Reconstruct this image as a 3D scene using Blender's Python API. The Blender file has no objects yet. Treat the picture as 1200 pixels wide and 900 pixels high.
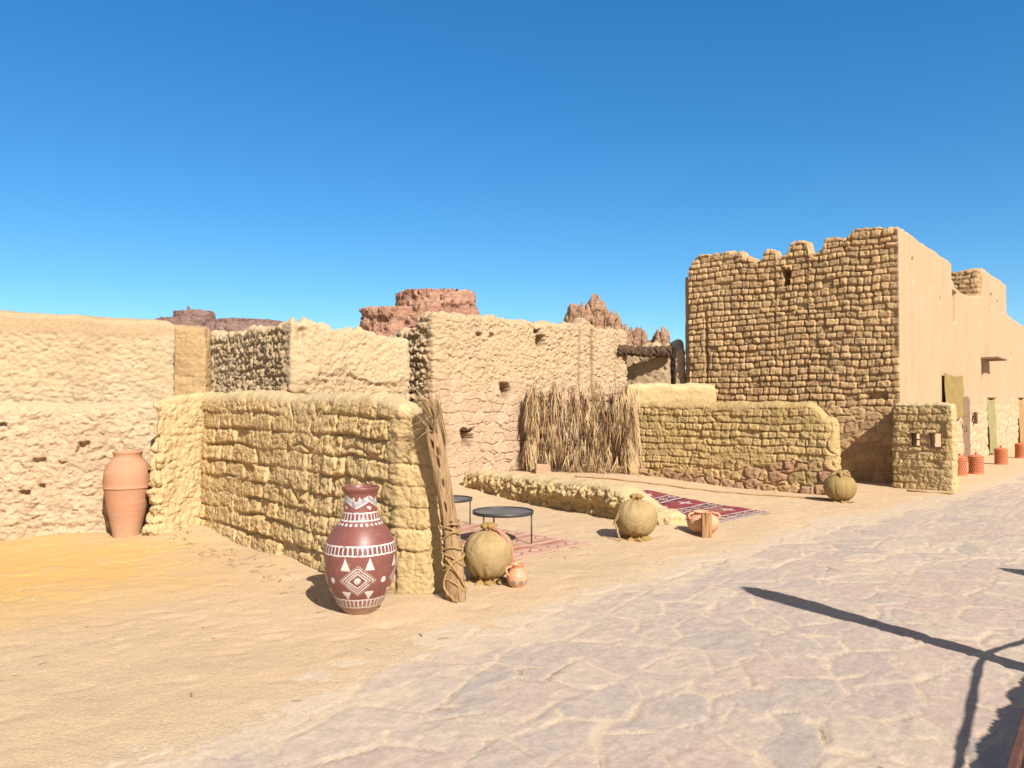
import bpy, math, random
import numpy as np
R = math.radians
PI = math.pi
rng = np.random.default_rng(7)
random.seed(7)
scene = bpy.context.scene
COL = scene.collection

# ------------------------------------------------------------------ noise
def hsh(ix, iy=0, iz=0, seed=0):
    ix = np.asarray(ix).astype(np.int64); iy = np.asarray(iy).astype(np.int64); iz = np.asarray(iz).astype(np.int64)
    n = (ix*374761393 + iy*668265263 + iz*974634541 + seed*1274126177) & 0xFFFFFFFF
    n = ((n ^ (n >> 13))*1274126177) & 0xFFFFFFFF
    n = ((n ^ (n >> 15))*1103515245) & 0xFFFFFFFF
    n = n ^ (n >> 16)
    return n/4294967295.0

def vn(x, y, z=0.0, seed=0):
    x = np.asarray(x, float); y = np.asarray(y, float); z = np.zeros_like(x)+z
    ix, iy, iz = np.floor(x), np.floor(y), np.floor(z)
    fx, fy, fz = x-ix, y-iy, z-iz
    fx = fx*fx*(3-2*fx); fy = fy*fy*(3-2*fy); fz = fz*fz*(3-2*fz)
    r = 0
    for a in (0, 1):
        for b in (0, 1):
            for c in (0, 1):
                w = (fx if a else 1-fx)*(fy if b else 1-fy)*(fz if c else 1-fz)
                r = r + w*hsh(ix+a, iy+b, iz+c, seed)
    return r*2-1

def fbm(x, y, z=0.0, o=4, seed=0, g=.5):
    s, a, n = 0, 1.0, 0
    for i in range(o):
        s = s + a*vn(np.asarray(x)*2**i, np.asarray(y)*2**i, np.asarray(z)*2**i, seed+i*17); n += a; a *= g
    return s/n

def sst(x, a, b):
    t = np.clip((np.asarray(x, float)-a)/(b-a), 0, 1)
    return t*t*(3-2*t)

def facet(x, y, seed=0, jit=.95):
    """angular chips: one tilted plane per cell"""
    ix, iy = np.floor(x), np.floor(y); f1 = np.full(np.shape(x), 9.0); out = np.zeros(np.shape(x))
    for a in (-1, 0, 1):
        for b in (-1, 0, 1):
            cx = ix+a; cy = iy+b
            dx = x-(cx+.5+(hsh(cx, cy, 0, seed)-.5)*jit); dy = y-(cy+.5+(hsh(cx, cy, 1, seed)-.5)*jit)
            d = np.abs(dx)*.8+np.abs(dy)*.8+.3*np.hypot(dx, dy); m = d < f1
            out = np.where(m, (hsh(cx, cy, 2, seed)-.5)*1.2+dx*(hsh(cx, cy, 3, seed)-.5)*2.4+dy*(hsh(cx, cy, 4, seed)-.5)*2.4-.25*d, out); f1 = np.where(m, d, f1)
    return out

def voro(x, y, seed=0, jit=.85):
    ix, iy = np.floor(x), np.floor(y)
    f1 = np.full(np.shape(x), 9.0); f2 = f1.copy(); idh = np.zeros(np.shape(x))
    for a in (-1, 0, 1):
        for b in (-1, 0, 1):
            cx = ix+a; cy = iy+b
            px = cx+.5+(hsh(cx, cy, 0, seed)-.5)*jit; py = cy+.5+(hsh(cx, cy, 1, seed)-.5)*jit
            d = np.hypot(x-px, y-py)
            m = d < f1
            f2 = np.where(m, f1, np.minimum(f2, d)); idh = np.where(m, hsh(cx, cy, 2, seed), idh); f1 = np.where(m, d, f1)
    return f1, f2, idh

# ------------------------------------------------------------------ object helpers
def tag(o, label=None, cat=None, group=None, kind=None):
    if label: o['label'] = label
    if cat: o['category'] = cat
    if group: o['group'] = group
    if kind or cat: o['kind'] = kind or 'thing'
    return o

def empty(name, loc, label, cat, group=None, rz=0):
    o = bpy.data.objects.new(name, None); COL.objects.link(o)
    o.location = loc; o.rotation_euler = (0, 0, rz); o.empty_display_size = .1
    return tag(o, label, cat, group)

def link(name, me, mat, parent=None, origin=None):
    if mat is not None: me.materials.append(mat)
    o = bpy.data.objects.new(name, me); COL.objects.link(o)
    if origin is not None: o.location = origin
    if parent is not None: o.parent = parent
    return o

def npmesh(name, V, Q, mat, parent=None, attrs=None, smooth=True, origin=None, cols=None):
    V = np.asarray(V, float).reshape(-1, 3); Q = np.asarray(Q, np.int64).reshape(-1, 4)
    if origin is not None: V = V-np.asarray(origin, float)
    me = bpy.data.meshes.new(name)
    me.vertices.add(len(V)); me.vertices.foreach_set('co', V.astype(np.float32).ravel())
    me.loops.add(Q.size); me.loops.foreach_set('vertex_index', Q.astype(np.int32).ravel())
    me.polygons.add(len(Q)); me.polygons.foreach_set('loop_start', (np.arange(len(Q))*4).astype(np.int32))
    if smooth: me.polygons.foreach_set('use_smooth', np.ones(len(Q), bool))
    me.update(calc_edges=True)
    for k, a in (attrs or {}).items():
        at = me.attributes.new(k, 'FLOAT', 'POINT'); at.data.foreach_set('value', np.asarray(a, np.float32).ravel())
    for k, a in (cols or {}).items():
        at = me.attributes.new(k, 'FLOAT_COLOR', 'POINT'); at.data.foreach_set('color', np.asarray(a, np.float32).ravel())
    return link(name, me, mat, parent, origin)

def grid_q(nr, nc, wrap=False):
    r = np.arange(nr-1)[:, None]; c = np.arange(nc if wrap else nc-1)[None, :]
    c2 = (c+1) % nc
    a = r*nc+c; b = r*nc+c2; d = (r+1)*nc+c2; e = (r+1)*nc+c
    return np.stack([a, b, d, e], -1).reshape(-1, 4)

class MB:
    """collects shapes into one mesh"""
    def __init__(s): s.v = []; s.f = []; s.t = []
    def add(s, v, f, t=None):
        n = len(s.v); s.v += [tuple(p) for p in v]; s.f += [tuple(i+n for i in q) for q in f]
        s.t += list(t) if t is not None else [0.0]*len(v)
    def box(s, c, size, rz=0, tilt=None, jit=0):
        x, y, z = [d/2 for d in size]
        vs = []
        for a, b, d in ((-1,-1,-1),(1,-1,-1),(1,1,-1),(-1,1,-1),(-1,-1,1),(1,-1,1),(1,1,1),(-1,1,1)):
            p = np.array([a*x, b*y, d*z])+np.array([random.uniform(-jit, jit) for _ in range(3)])
            if tilt is not None: p = np.array(tilt) @ p
            q = (p[0]*math.cos(rz)-p[1]*math.sin(rz)+c[0], p[0]*math.sin(rz)+p[1]*math.cos(rz)+c[1], p[2]+c[2]); vs.append(q)
        s.add(vs, [(3,2,1,0),(4,5,6,7),(0,1,5,4),(1,2,6,5),(2,3,7,6),(3,0,4,7)])
    def tube(s, pts, rad, n=8, caps=True, t=0.0, noise=0, seed=0):
        pts = np.asarray(pts, float); m = len(pts)
        rad = np.full(m, rad) if np.isscalar(rad) else np.asarray(rad)
        tg = np.gradient(pts, axis=0); tg /= np.linalg.norm(tg, axis=1)[:, None]+1e-9
        up = np.array([0, 0, 1.0]) if abs(tg[0][2]) < .9 else np.array([1.0, 0, 0])
        vs = []; fs = []
        nrm = np.cross(tg[0], up); nrm /= np.linalg.norm(nrm)
        for i in range(m):
            nrm = nrm-tg[i]*np.dot(nrm, tg[i]); nrm /= np.linalg.norm(nrm)+1e-9
            bn = np.cross(tg[i], nrm)
            for k in range(n):
                a = 2*PI*k/n
                rr = rad[i]*(1+noise*(2*random.random()-1))
                vs.append(pts[i]+rr*(math.cos(a)*nrm+math.sin(a)*bn))
        for i in range(m-1):
            for k in range(n):
                fs.append((i*n+k, i*n+(k+1) % n, (i+1)*n+(k+1) % n, (i+1)*n+k))
        if caps:
            fs.append(tuple(range(n))[::-1]); fs.append(tuple((m-1)*n+k for k in range(n)))
        s.add(vs, fs, [t]*len(vs))
    def lathe(s, prof, n=48, c=(0, 0, 0), f=None):
        vs = []; fs = []; m = len(prof)
        for (r, z) in prof:
            for k in range(n):
                a = 2*PI*k/n; q = r if f is None else f(a, r, z)
                vs.append((c[0]+q*math.cos(a), c[1]+q*math.sin(a), c[2]+z))
        for i in range(m-1):
            for k in range(n):
                fs.append((i*n+k, i*n+(k+1) % n, (i+1)*n+(k+1) % n, (i+1)*n+k))
        s.add(vs, fs)
    def build(s, name, mat, parent=None, smooth=False, origin=None, bevel=0):
        me = bpy.data.meshes.new(name)
        o3 = np.zeros(3) if origin is None else np.asarray(origin, float)
        me.from_pydata([tuple(np.asarray(p)-o3) for p in s.v], [], s.f); me.update()
        if smooth: me.polygons.foreach_set('use_smooth', [True]*len(me.polygons))
        at = me.attributes.new('tint', 'FLOAT', 'POINT'); at.data.foreach_set('value', s.t)
        o = link(name, me, mat, parent, origin)
        if bevel:
            b = o.modifiers.new('bevel', 'BEVEL'); b.width = bevel; b.segments = 2; b.limit_method = 'ANGLE'
        return o

# ------------------------------------------------------------------ materials
class NT:
    def __init__(s, name):
        s.m = bpy.data.materials.new(name); s.m.use_nodes = True
        s.t = s.m.node_tree; s.n = s.t.nodes; s.n.clear()
        s.out = s.n.new('ShaderNodeOutputMaterial'); s.b = s.n.new('ShaderNodeBsdfPrincipled')
        s.t.links.new(s.b.outputs[0], s.out.inputs[0])
        s.b.inputs['Roughness'].default_value = .95; s.b.inputs['Specular IOR Level'].default_value = .15
        s.co = s.n.new('ShaderNodeTexCoord').outputs['Object']
    def l(s, a, b): s.t.links.new(a, b)
    def setv(s, sock, v):
        if hasattr(v, 'links') or isinstance(v, bpy.types.NodeSocket): s.l(v, sock)
        elif isinstance(v, (tuple, list)) and len(v) == 3 and sock.type == 'RGBA': sock.default_value = (*v, 1)
        else: sock.default_value = v
    def noise(s, scale, det=4, rough=.55, co=None, dist=0):
        n = s.n.new('ShaderNodeTexNoise'); s.l(co or s.co, n.inputs['Vector'])
        n.inputs['Scale'].default_value = scale; n.inputs['Detail'].default_value = det; n.inputs['Roughness'].default_value = rough
        n.inputs['Distortion'].default_value = dist
        return n.outputs['Fac']
    def mapping(s, scale=(1, 1, 1), rot=(0, 0, 0), co=None):
        n = s.n.new('ShaderNodeMapping'); s.l(co or s.co, n.inputs['Vector'])
        n.inputs['Scale'].default_value = scale; n.inputs['Rotation'].default_value = rot
        return n.outputs[0]
    def ramp(s, f, a, b, smooth=False):
        n = s.n.new('ShaderNodeMapRange'); n.interpolation_type = 'SMOOTHSTEP' if smooth else 'LINEAR'
        s.l(f, n.inputs[0]); n.inputs[1].default_value = a; n.inputs[2].default_value = b
        return n.outputs[0]
    def mix(s, f, a, b, mode='MIX'):
        n = s.n.new('ShaderNodeMix'); n.data_type = 'RGBA'; n.blend_type = mode
        s.setv(n.inputs[0], f); s.setv(n.inputs[6], a); s.setv(n.inputs[7], b)
        return n.outputs[2]
    def math(s, op, a, b=0.0, c=None):
        n = s.n.new('ShaderNodeMath'); n.operation = op
        s.setv(n.inputs[0], a); s.setv(n.inputs[1], b)
        if c is not None: s.setv(n.inputs[2], c)
        return n.outputs[0]
    def attr(s, name, col=False):
        n = s.n.new('ShaderNodeAttribute'); n.attribute_name = name
        return n.outputs['Color'] if col else n.outputs['Fac']
    def bump(s, h, strength=.5, dist=.01, prev=None):
        n = s.n.new('ShaderNodeBump'); s.l(h, n.inputs['Height'])
        n.inputs['Strength'].default_value = strength; n.inputs['Distance'].default_value = dist
        if prev is not None: s.l(prev, n.inputs['Normal'])
        return n.outputs[0]
    def done(s, col, nrm=None, rough=None, spec=None):
        s.setv(s.b.inputs['Base Color'], col)
        if nrm is not None: s.l(nrm, s.b.inputs['Normal'])
        if rough is not None: s.setv(s.b.inputs['Roughness'], rough)
        if spec is not None: s.b.inputs['Specular IOR Level'].default_value = spec
        return s.m

def mul(c, k): return tuple(v*k for v in c)

def earth(name, c1, c2, z1=None, z2=None, bump=.5, big=1.1, straw=.25, tintk=.22, fine=38, streak=.35):
    """mud, plaster or rubble: two clay tones in soft patches, a tint per brick or stone, straw flecks and grain"""
    t = NT(name)
    n1 = t.noise(big, 5, .6); n2 = t.noise(9, 4, .6); n3 = t.noise(fine, 6, .7)
    c = t.mix(t.ramp(n1, .35, .65), c1, c2)
    c = t.mix(t.ramp(n2, .3, .75), c, t.mix(.5, c, mul(c2, .82)))
    if z1 is not None:
        zc = t.mix(t.ramp(n2, .35, .65), z1, z2 or mul(z1, .85))
        c = t.mix(t.attr('zone'), c, zc)
    stv = t.noise(1.0, 5, .65, t.mapping((2.1, 2.1, .30)))
    c = t.mix(t.math('MULTIPLY', t.ramp(stv, .5, .75), streak), c, mul(c2, .62))
    tint = t.attr('tint')
    k = t.math('MULTIPLY_ADD', tint, tintk, 1.0)
    c = t.mix(1.0, c, t.mix(t.ramp(n3, .2, .8), (.76, .75, .73), (1.18, 1.18, 1.17)), 'MULTIPLY')
    cmb = t.n.new('ShaderNodeCombineColor')
    for i in range(3): t.l(k, cmb.inputs[i])
    c = t.mix(1.0, c, cmb.outputs[0], 'MULTIPLY')
    sv = t.n.new('ShaderNodeTexVoronoi'); sv.inputs['Scale'].default_value = 42; t.l(t.mapping((1, 1, .35)), sv.inputs['Vector'])
    fl = t.math('LESS_THAN', sv.outputs['Distance'], .17)
    c = t.mix(t.math('MULTIPLY', fl, straw), c, mul(c1, 1.45))
    vg = t.n.new('ShaderNodeTexVoronoi'); vg.inputs['Scale'].default_value = 55; t.l(t.co, vg.inputs['Vector'])
    b = t.bump(n3, min(1, bump), .012)
    b = t.bump(t.noise(120, 4, .7), bump*.7, .004, b)
    b = t.bump(vg.outputs['Distance'], bump*.5, .006, b)
    b = t.bump(t.noise(14, 6, .65), bump*.5, .022, b)
    return t.done(c, b)

def plain(name, col, rough=.7, spec=.3, var=.12, scale=14, bump=.15, stretch=(1, 1, 1), metal=0):
    t = NT(name)
    co = t.mapping(stretch)
    n = t.noise(scale, 5, .6, co)
    c = t.mix(t.ramp(n, .25, .75), mul(col, 1-var), mul(col, 1+var))
    t.b.inputs['Metallic'].default_value = metal
    return t.done(c, t.bump(t.noise(scale*4, 4, .6, co), bump, .006), rough, spec)

SAND = (.50, .362, .235)
SAND_Y = (.54, .335, .12)
MUD = (.43, .30, .142)
MUD2 = (.475, .345, .185)

M = {}
M['mud'] = earth('yellow_mud_brick', MUD, MUD2, (.47, .365, .22), (.45, .34, .19), .75)
M['mudlow'] = earth('mud_brick_on_stone', (.375, .26, .115), (.41, .295, .145), (.30, .175, .115), (.34, .21, .13), .7)
M['pinkstone'] = earth('pink_rubble_stone', (.435, .315, .225), (.395, .275, .19), (.41, .305, .20), (.375, .27, .17), .8, straw=.1)
M['rubble'] = earth('pale_rubble', (.45, .345, .24), (.415, .305, .205), bump=.9, straw=.1)
M['plaster'] = earth('rough_clay_plaster', (.425, .325, .22), (.39, .295, .19), (.36, .262, .165), (.34, .25, .155), .6)
M['coping'] = earth('smooth_coping', (.43, .315, .195), (.41, .30, .185), bump=.25)
M['oldbrick'] = earth('weathered_brick', (.385, .27, .155), (.34, .23, .12), bump=.4)
M['ruin'] = earth('eroded_ruin', (.42, .315, .205), (.375, .275, .17), (.435, .33, .22), (.40, .30, .19), .9)
M['tower'] = earth('brown_mud_brick', (.41, .275, .15), (.375, .245, .13), (.42, .305, .195), (.40, .29, .18), .8, tintk=.34)
M['facade'] = earth('smooth_facade_plaster', (.42, .305, .20), (.395, .285, .18), (.44, .33, .22), (.41, .305, .195), .22, straw=.08, big=.6, streak=.32)

# ------------------------------------------------------------------ loft wall
def resample(path, du):
    p = np.asarray(path, float); seg = np.linalg.norm(np.diff(p, axis=0), axis=1); cum = np.r_[0, np.cumsum(seg)]
    n = max(3, int(round(cum[-1]/du))+1); u = np.linspace(0, cum[-1], n)
    return np.stack([np.interp(u, cum, p[:, 0]), np.interp(u, cum, p[:, 1])], 1), u, cum[-1]

def wall(name, path, thick, H, disp, mat, du=.02, dv=.02, rr=.12, batter=.02, parent=None, z0=-.25, square=.6,
         bat_end=None, holes=(), rough_top=.02, smooth_path=0, seed=0, du_cap=None):
    sp, u, L = resample(path, du); n = len(u)
    tg = np.gradient(sp, axis=0); tg /= np.linalg.norm(tg, axis=1)[:, None]
    if smooth_path:
        k = int(smooth_path/du); ker = np.hanning(2*k+3); ker /= ker.sum()
        pad = np.pad(tg, ((k+1, k+1), (0, 0)), 'edge')
        tg = np.stack([np.convolve(pad[:, i], ker, 'valid') for i in (0, 1)], 1); tg /= np.linalg.norm(tg, axis=1)[:, None]
    nr = np.stack([tg[:, 1], -tg[:, 0]], 1)
    half = thick/2
    m = max(6, int(PI*half/(du_cap or du)))
    ang = np.linspace(0, PI, m+2)[1:-1]
    sc = 1/np.maximum(np.abs(np.cos(ang)), np.abs(np.sin(ang)))**square
    ca = (np.cos(ang)*sc)[:, None]; sa = (np.sin(ang)*sc)[:, None]
    base = np.concatenate([sp, np.repeat(sp[-1:], m, 0), sp[::-1], np.repeat(sp[:1], m, 0)])
    dirs = np.concatenate([nr, ca*nr[-1]+sa*tg[-1], -nr[::-1], -ca*nr[0]-sa*tg[0]])
    carc = np.cumsum(np.full(m, PI*half*1.15/m))
    S = np.concatenate([u, L+carc, L+carc[-1]+(L-u[::-1]), -carc[::-1]])
    U = np.concatenate([u, np.full(m, L), u[::-1], np.zeros(m)])
    side = np.concatenate([np.zeros(n), np.ones(m), np.full(n, 2), np.full(m, 3)])
    Hl = np.zeros(len(U))+(H(U) if callable(H) else float(H))
    bat = np.full(len(U), float(batter))
    if bat_end is not None: bat = bat_end(U, L, side)
    rows = max(4, int((Hl.max()-z0)/dv)); nR = max(4, int(rr*1.6/dv)); nF = max(2, int((half-rr)/(dv*1.5)))
    t = np.linspace(0, 1, rows)[:, None]
    Zs = z0+t*(Hl[None, :]-rr-z0); Os = np.full_like(Zs, half)-bat[None, :]*np.maximum(Zs, 0); rf = np.zeros_like(Zs)
    a = np.linspace(0, PI/2, nR+1)[1:, None]
    off_top = (half-bat*np.maximum(Hl, 0))[None, :]
    rr_ = np.minimum(rr, off_top*.95)
    Zr = (Hl[None, :]-rr)+rr*np.sin(a); Or = off_top-rr_+rr_*np.cos(a); rfr = np.repeat(np.sin(a), len(U), 1)
    f = np.linspace(0, 1, nF+1)[1:, None]
    Zf = np.repeat(Hl[None, :], nF, 0)+.02*f; Of = (off_top-rr_)*(1-f); rff = np.ones_like(Zf)
    Z = np.concatenate([Zs, Zr, Zf]); O = np.concatenate([Os, Or, Of]); RF = np.concatenate([rf, rfr, rff])
    ca_ = np.sqrt(np.clip(1-RF**2, 0, 1))
    X = base[None, :, 0]+dirs[None, :, 0]*O; Y = base[None, :, 1]+dirs[None, :, 1]*O
    SS = np.repeat(S[None, :], len(Z), 0); SD = np.repeat(side[None, :], len(Z), 0); UU = np.repeat(U[None, :], len(Z), 0)
    d, tint, zone = disp(SS, Z, X, Y, RF, SD, UU, L)
    d = d*(1-RF**3)+RF*rough_top*(fbm(X*7, Y*7, 0*Z, 4, seed+91)+.6*fbm(X*2.2, Y*2.2, 0*Z, 2, seed+92))*1.3
    dn = dirs/np.linalg.norm(dirs, axis=1)[:, None]
    X = X+dn[None, :, 0]*d*ca_; Y = Y+dn[None, :, 1]*d*ca_; Z2 = Z+d*RF
    V = np.stack([X, Y, Z2], -1); nrw, nc = Z.shape
    Q = grid_q(nrw, nc, True)
    for (s0, s1, za, zb) in holes:
        ci = [i for i in range(n) if s0 <= u[i] <= s1]; i0, i1 = ci[0], ci[-1]
        zz = Z[:rows, i0]; rj = [j for j in range(rows) if za <= zz[j] <= zb]; j0, j1 = rj[0], rj[-1]
        back = lambda i: n+m+(n-1-i)
        kill = np.zeros(nrw*nc, bool)
        for j in range(j0, j1):
            kill[j*nc+np.arange(i0, i1)] = True
            kill[j*nc+np.arange(back(i1), back(i0))] = True
        Q = Q[~kill[Q[:, 0]]]
        add = []
        for i in range(i0, i1):
            for j, fl in ((j0, 0), (j1, 1)):
                q = [j*nc+i, j*nc+i+1, j*nc+back(i+1), j*nc+back(i)]; add.append(q if not fl else q[::-1])
        for j in range(j0, j1):
            for i, fl in ((i0, 1), (i1, 0)):
                q = [j*nc+i, (j+1)*nc+i, (j+1)*nc+back(i), j*nc+back(i)]; add.append(q[::-1] if fl else q)
        Q = np.concatenate([Q, np.array(add)])
    org = None
    if parent is None: org = (float(sp[n//2][0]), float(sp[n//2][1]), 0.0)
    return npmesh(name, V, Q, mat, parent, {'tint': tint+np.zeros_like(Z), 'zone': zone+np.zeros_like(Z)}, True, org)

def pbrick(S, Z, h, l, w, seed=0, warp=.03, wf=1.5):
    wz = Z+warp*fbm(S*wf, Z*wf, 3.1, 3, seed); row = np.floor(wz/h); fz = wz/h-row
    lr = l*(.72+.55*hsh(row, 5, 0, seed)); ws = S+warp*fbm(S*wf*1.4, Z*wf*1.4, 7.7, 3, seed+3)+hsh(row, 9, 0, seed)*7
    ws = ws+.3*lr*(vn(ws/lr*.9, row*5.3, 0, seed+4))
    col = np.floor(ws/lr); fx = ws/lr-col
    r = hsh(row, col, 3, seed); r2 = hsh(row, col, 4, seed)
    wv = w*(.65+.7*r2)
    ex = np.minimum(fx, 1-fx)*lr; ez = np.minimum(fz, 1-fz)*h
    q = np.clip(np.sqrt(np.clip(1-ex/wv, 0, 1)**2+np.clip(1-ez/wv, 0, 1)**2), 0, 1)
    return np.sqrt(1-q**2), r, fz, r2

def pstone(S, Z, sx, sz, w, seed=0, warp=.05, jit=.8):
    x = S/sx+warp/sx*fbm(S*3, Z*3, 1.7, 3, seed)*1.5; y = Z/sz+warp/sz*fbm(S*3, Z*3, 5.7, 3, seed+8)*1.5
    x = x+.5*(np.floor(y) % 2)
    f1, f2, r = voro(x, y, seed, jit)
    return sst(f2-f1, 0, w), r

G = lambda S, c, w: np.exp(-((S-c)/w)**2)

def ghole(S, Z, c, z, w, h, dep, seed):
    nx = .55*fbm(S*8, Z*8, seed, 3, seed); q = np.maximum(np.abs(S-c)/(w/2), np.abs(Z-z)/(h/2))+nx
    return -dep*sst(-q, -1.12, -.85)

# ------------------------------------------------------------------ walls: displacement recipes
def d_front(seed, h=.185, l=.33, amp=.05, zoned=None, rain=.02, join=.45, endk=0):
    def f(S, Z, X, Y, RF, SD, U, L):
        p, r, fz, r2 = pbrick(S, Z, h, l, .042, seed, .04, 2.2)
        low = fbm(S*.9, Z*1.2, 2, 3, seed+5)
        j = .25+.75*sst(fbm(S*1.6, Z*1.8, 9, 3, seed+6)+.42*join, -.2, .3)
        fade = 1-sst(RF, .05, .8)
        topf = 1-.75*sst(Z, 1.38, 1.62) if seed != 77 else 1
        pit = sst(r2, .86, .95)*(-.028)*p
        lump = fbm(X*9, Y*9, Z*9, 4, seed+20)
        drip = fbm(S*17, Z*5, 0, 3, seed+30); clod = fbm(X*24, Y*24, Z*20, 3, seed+21); crk = sst(np.abs(fbm(S*6, Z*6, 5, 4, seed+22)), .07, 0)
        clod2 = np.abs(fbm(X*34, Y*34, Z*30, 2, seed+23)); und = sst(fz, .22, .02)*sst(hsh(np.floor((Z)/h), np.floor(S*2.3+hsh(np.floor(Z/h), 1, 0, 3)*3), 8, seed)+.3*lump, .35, .75)
        jz = j; j = j*(1-.55*sst(SD*1.0+sst(U, L-.30, L-.12)*endk, .3, .9)*(SD < 1.5))
        fc1 = facet(S/.075, Z/.06, seed+60); fc2 = facet(S/.034+3, Z/.03, seed+61)
        d = fade*topf*(j*(amp*1.0*(p-1)*(.5+.9*r)+.022*(r-.5)*p+pit)-.026*(fz-.4)*p*j*(.3+r2)-.030*und*j)+.025*low+.012*lump+.008*clod*(.35+.65*fade)+fade*(.009*fc1*(.4+.6*j)+.0045*fc2)-.010*crk*fade+rain*drip*fade*.22
        d = d-.03*sst(np.abs(fbm(S*2.2, Z*2.2, 4, 3, seed+40)), .08, 0)*fade*sst(fbm(S*.8, Z*.8, 8, 2, seed+41), .0, .3)
        tint = (r-.5)*1.0*j*fade+.3*lump
        zone = sst(RF, .1, .8)+(1-jz)*.35
        if zoned is not None: d, tint, zone = zoned(S, Z, X, Y, RF, SD, U, L, d, tint, zone)
        return d, tint, np.clip(zone, 0, 1)
    return f

# front-left yellow mud-brick wall with its short return
W0, W1 = np.array([-3.80, 9.40]), np.array([-.95, 6.30])
e = (W1-W0)/np.linalg.norm(W1-W0); nb = np.array([-e[1], e[0]])
p0, p1 = W0+nb*.22-e*.25, np.array([-.86, 6.52])
def H_front(U): return 1.70+.04*fbm(U*1.1, U*0+3, 0, 3, 5)+.05*sst(U, .6, 0)-.02*sst(U, 1.2, 2.6)*sst(U, 4.2, 2.8)-.05*sst(U, 3.9, 4.25)-.22*np.clip((U-4.15)/.45, 0, 1)**2
fw = wall('mud_brick_wall', [p0, p1, (-.80, 6.505)], .44, H_front, d_front(11, endk=1), M['mud'], .0095, .0095, .13, .035, square=.75, smooth_path=.14)
tag(fw, 'yellow mud brick wall in front, between the tall terracotta jar and the leaning trunk', 'wall')
b0, b1 = np.array([-4.13, 9.00]), np.array([-3.86, 9.55])
def d_butt(seed):
    def f(S, Z, X, Y, RF, SD, U, L):
        p, r, fz, r2 = pbrick(S, Z, .2, .4, .06, seed)
        rag = (SD != 0)*1.0
        lump = fbm(X*7, Y*7, Z*7, 4, seed); 
        d = .007*(p-1)+.022*lump+.010*facet(S/.07, Z/.06, seed+7)+.018*fbm(X*20, Y*20, Z*20, 3, seed+1)-.015*sst(np.abs(fbm(S*4, Z*4, 2, 3, seed+2)), .06, 0)+rag*(.10*fbm(X*6, Y*6, Z*7, 4, seed+4)-.05*(1-p))
        d = d+.05*sst(.35-Z, 0, .35)
        return d, .3*lump, .55+.45*sst(RF, .2, .9)
    return f
bt = wall('return_pier', [b0, b1], .22, lambda U: 1.62+.10*U/.6+.02*fbm(U*4, U*0, 0, 2, 3), d_butt(31), M['mud'], .0125, .0125, .12, .05, square=.7)
bt.parent = fw; bt.location = np.array(bt.location)-np.array(fw.location)

# left: pale rubble wall, the plastered wall standing behind it, the small brick wall
dl = np.array([.915, .402]); nl = np.array([-dl[1], dl[0]])
q0 = np.array([-5.89, 8.83])
def d_rub(seed, a=.05):
    def f(S, Z, X, Y, RF, SD, U, L):
        p, r = pstone(S, Z, .21, .15, .4, seed, .06); p2, r2 = pstone(S+9, Z, .085, .07, .5, seed+2, .04)
        m = sst(fbm(S*1.1, Z*1.4, 3, 3, seed+6), -.25, .3)
        lump = fbm(X*6, Y*6, Z*6, 5, seed+9)
        d = m*(a*.42*(p-1)+.022*(r-.5)*p)+.010*(p2-1)*(1-.6*m)+.015*facet(S/.11, Z/.085, seed+60)+.009*facet(S/.045, Z/.04, seed+61)+.018*lump+.02*fbm(X*20, Y*20, Z*20, 3, seed+4)+.03*fbm(S*1.2, Z*1.5, 0, 2, seed)
        for (c, z, w, h) in ((2.45, 1.08, .13, .12), (1.3, .42, .14, .07), (2.0, .92, .12, .06), (2.02, .62, .08, .07), (1.62, 1.35, .1, .05), (1.85, .55, .1, .05), (.95, 1.15, .1, .05)):
            d = d+ghole(S, Z, c, z, w, h, .08, seed)
        return d, (r-.5)*.8*m+.3*lump, 0*Z
    return f
rw = wall('rubble_wall', [q0-dl*1.6+nl*.22, q0+dl*2.15+nl*.22], .44, lambda U: 1.56+.05*fbm(U*1.3, U*0, 0, 3, 8)+.02*U/3,
          d_rub(41), M['rubble'], .0125, .0125, .1, .05)
tag(rw, 'low pale rubble stone wall behind the tall plain terracotta jar at the left', 'wall')
def d_plas(seed, sc=.10, amp=.013):
    def f(S, Z, X, Y, RF, SD, U, L):
        p, r = pstone(S, Z, sc, sc*.85, .6, seed, .04, 1.0)
        lump = fbm(X*8, Y*8, Z*8, 4, seed+2)
        k = 1-sst(Z, 2.40, 2.50)
        d = (.25+.75*k)*.0+k*amp*(p-1)*sst(fbm(S*2, Z*2.4, 0, 3, seed+3), -.35, .25)+k*(.014*lump+.010*facet(S/.07, Z/.06, seed+60)+.006*fbm(S*26, Z*22, 0, 3, seed+7)-.010*sst(np.abs(fbm(S*7, Z*8, 3, 3, seed+8)), .09, 0))+.004*lump+.015*fbm(S*3, Z*3, 0, 2, seed)
        return d, (r-.5)*.3*k, 1-k
    return f
pw = wall('plastered_wall', [q0-dl*1.8+nl*.62, q0+dl*1.66+nl*.62], .42, lambda U: 2.77-.034*U+.006*fbm(U*1.5, U*0, 0, 2, 2), d_plas(51), M['plaster'], .014, .014, .08, .012, square=.9)
tag(pw, 'tall plastered clay wall with a smooth brown band along its top, at the left edge', 'wall')
def d_soft(seed, h=.15, l=.3, a=.012):
    def f(S, Z, X, Y, RF, SD, U, L):
        p, r, fz, r2 = pbrick(S, Z, h, l, .03, seed, .01)
        return a*(p-1)*.7+.016*fbm(X*7, Y*7, Z*7, 4, seed)+.007*facet(S/.06, Z/.05, seed)-.02*sst(r2, .93, .99)*p, (r-.5)*.8, 0*Z
    return f
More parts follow.
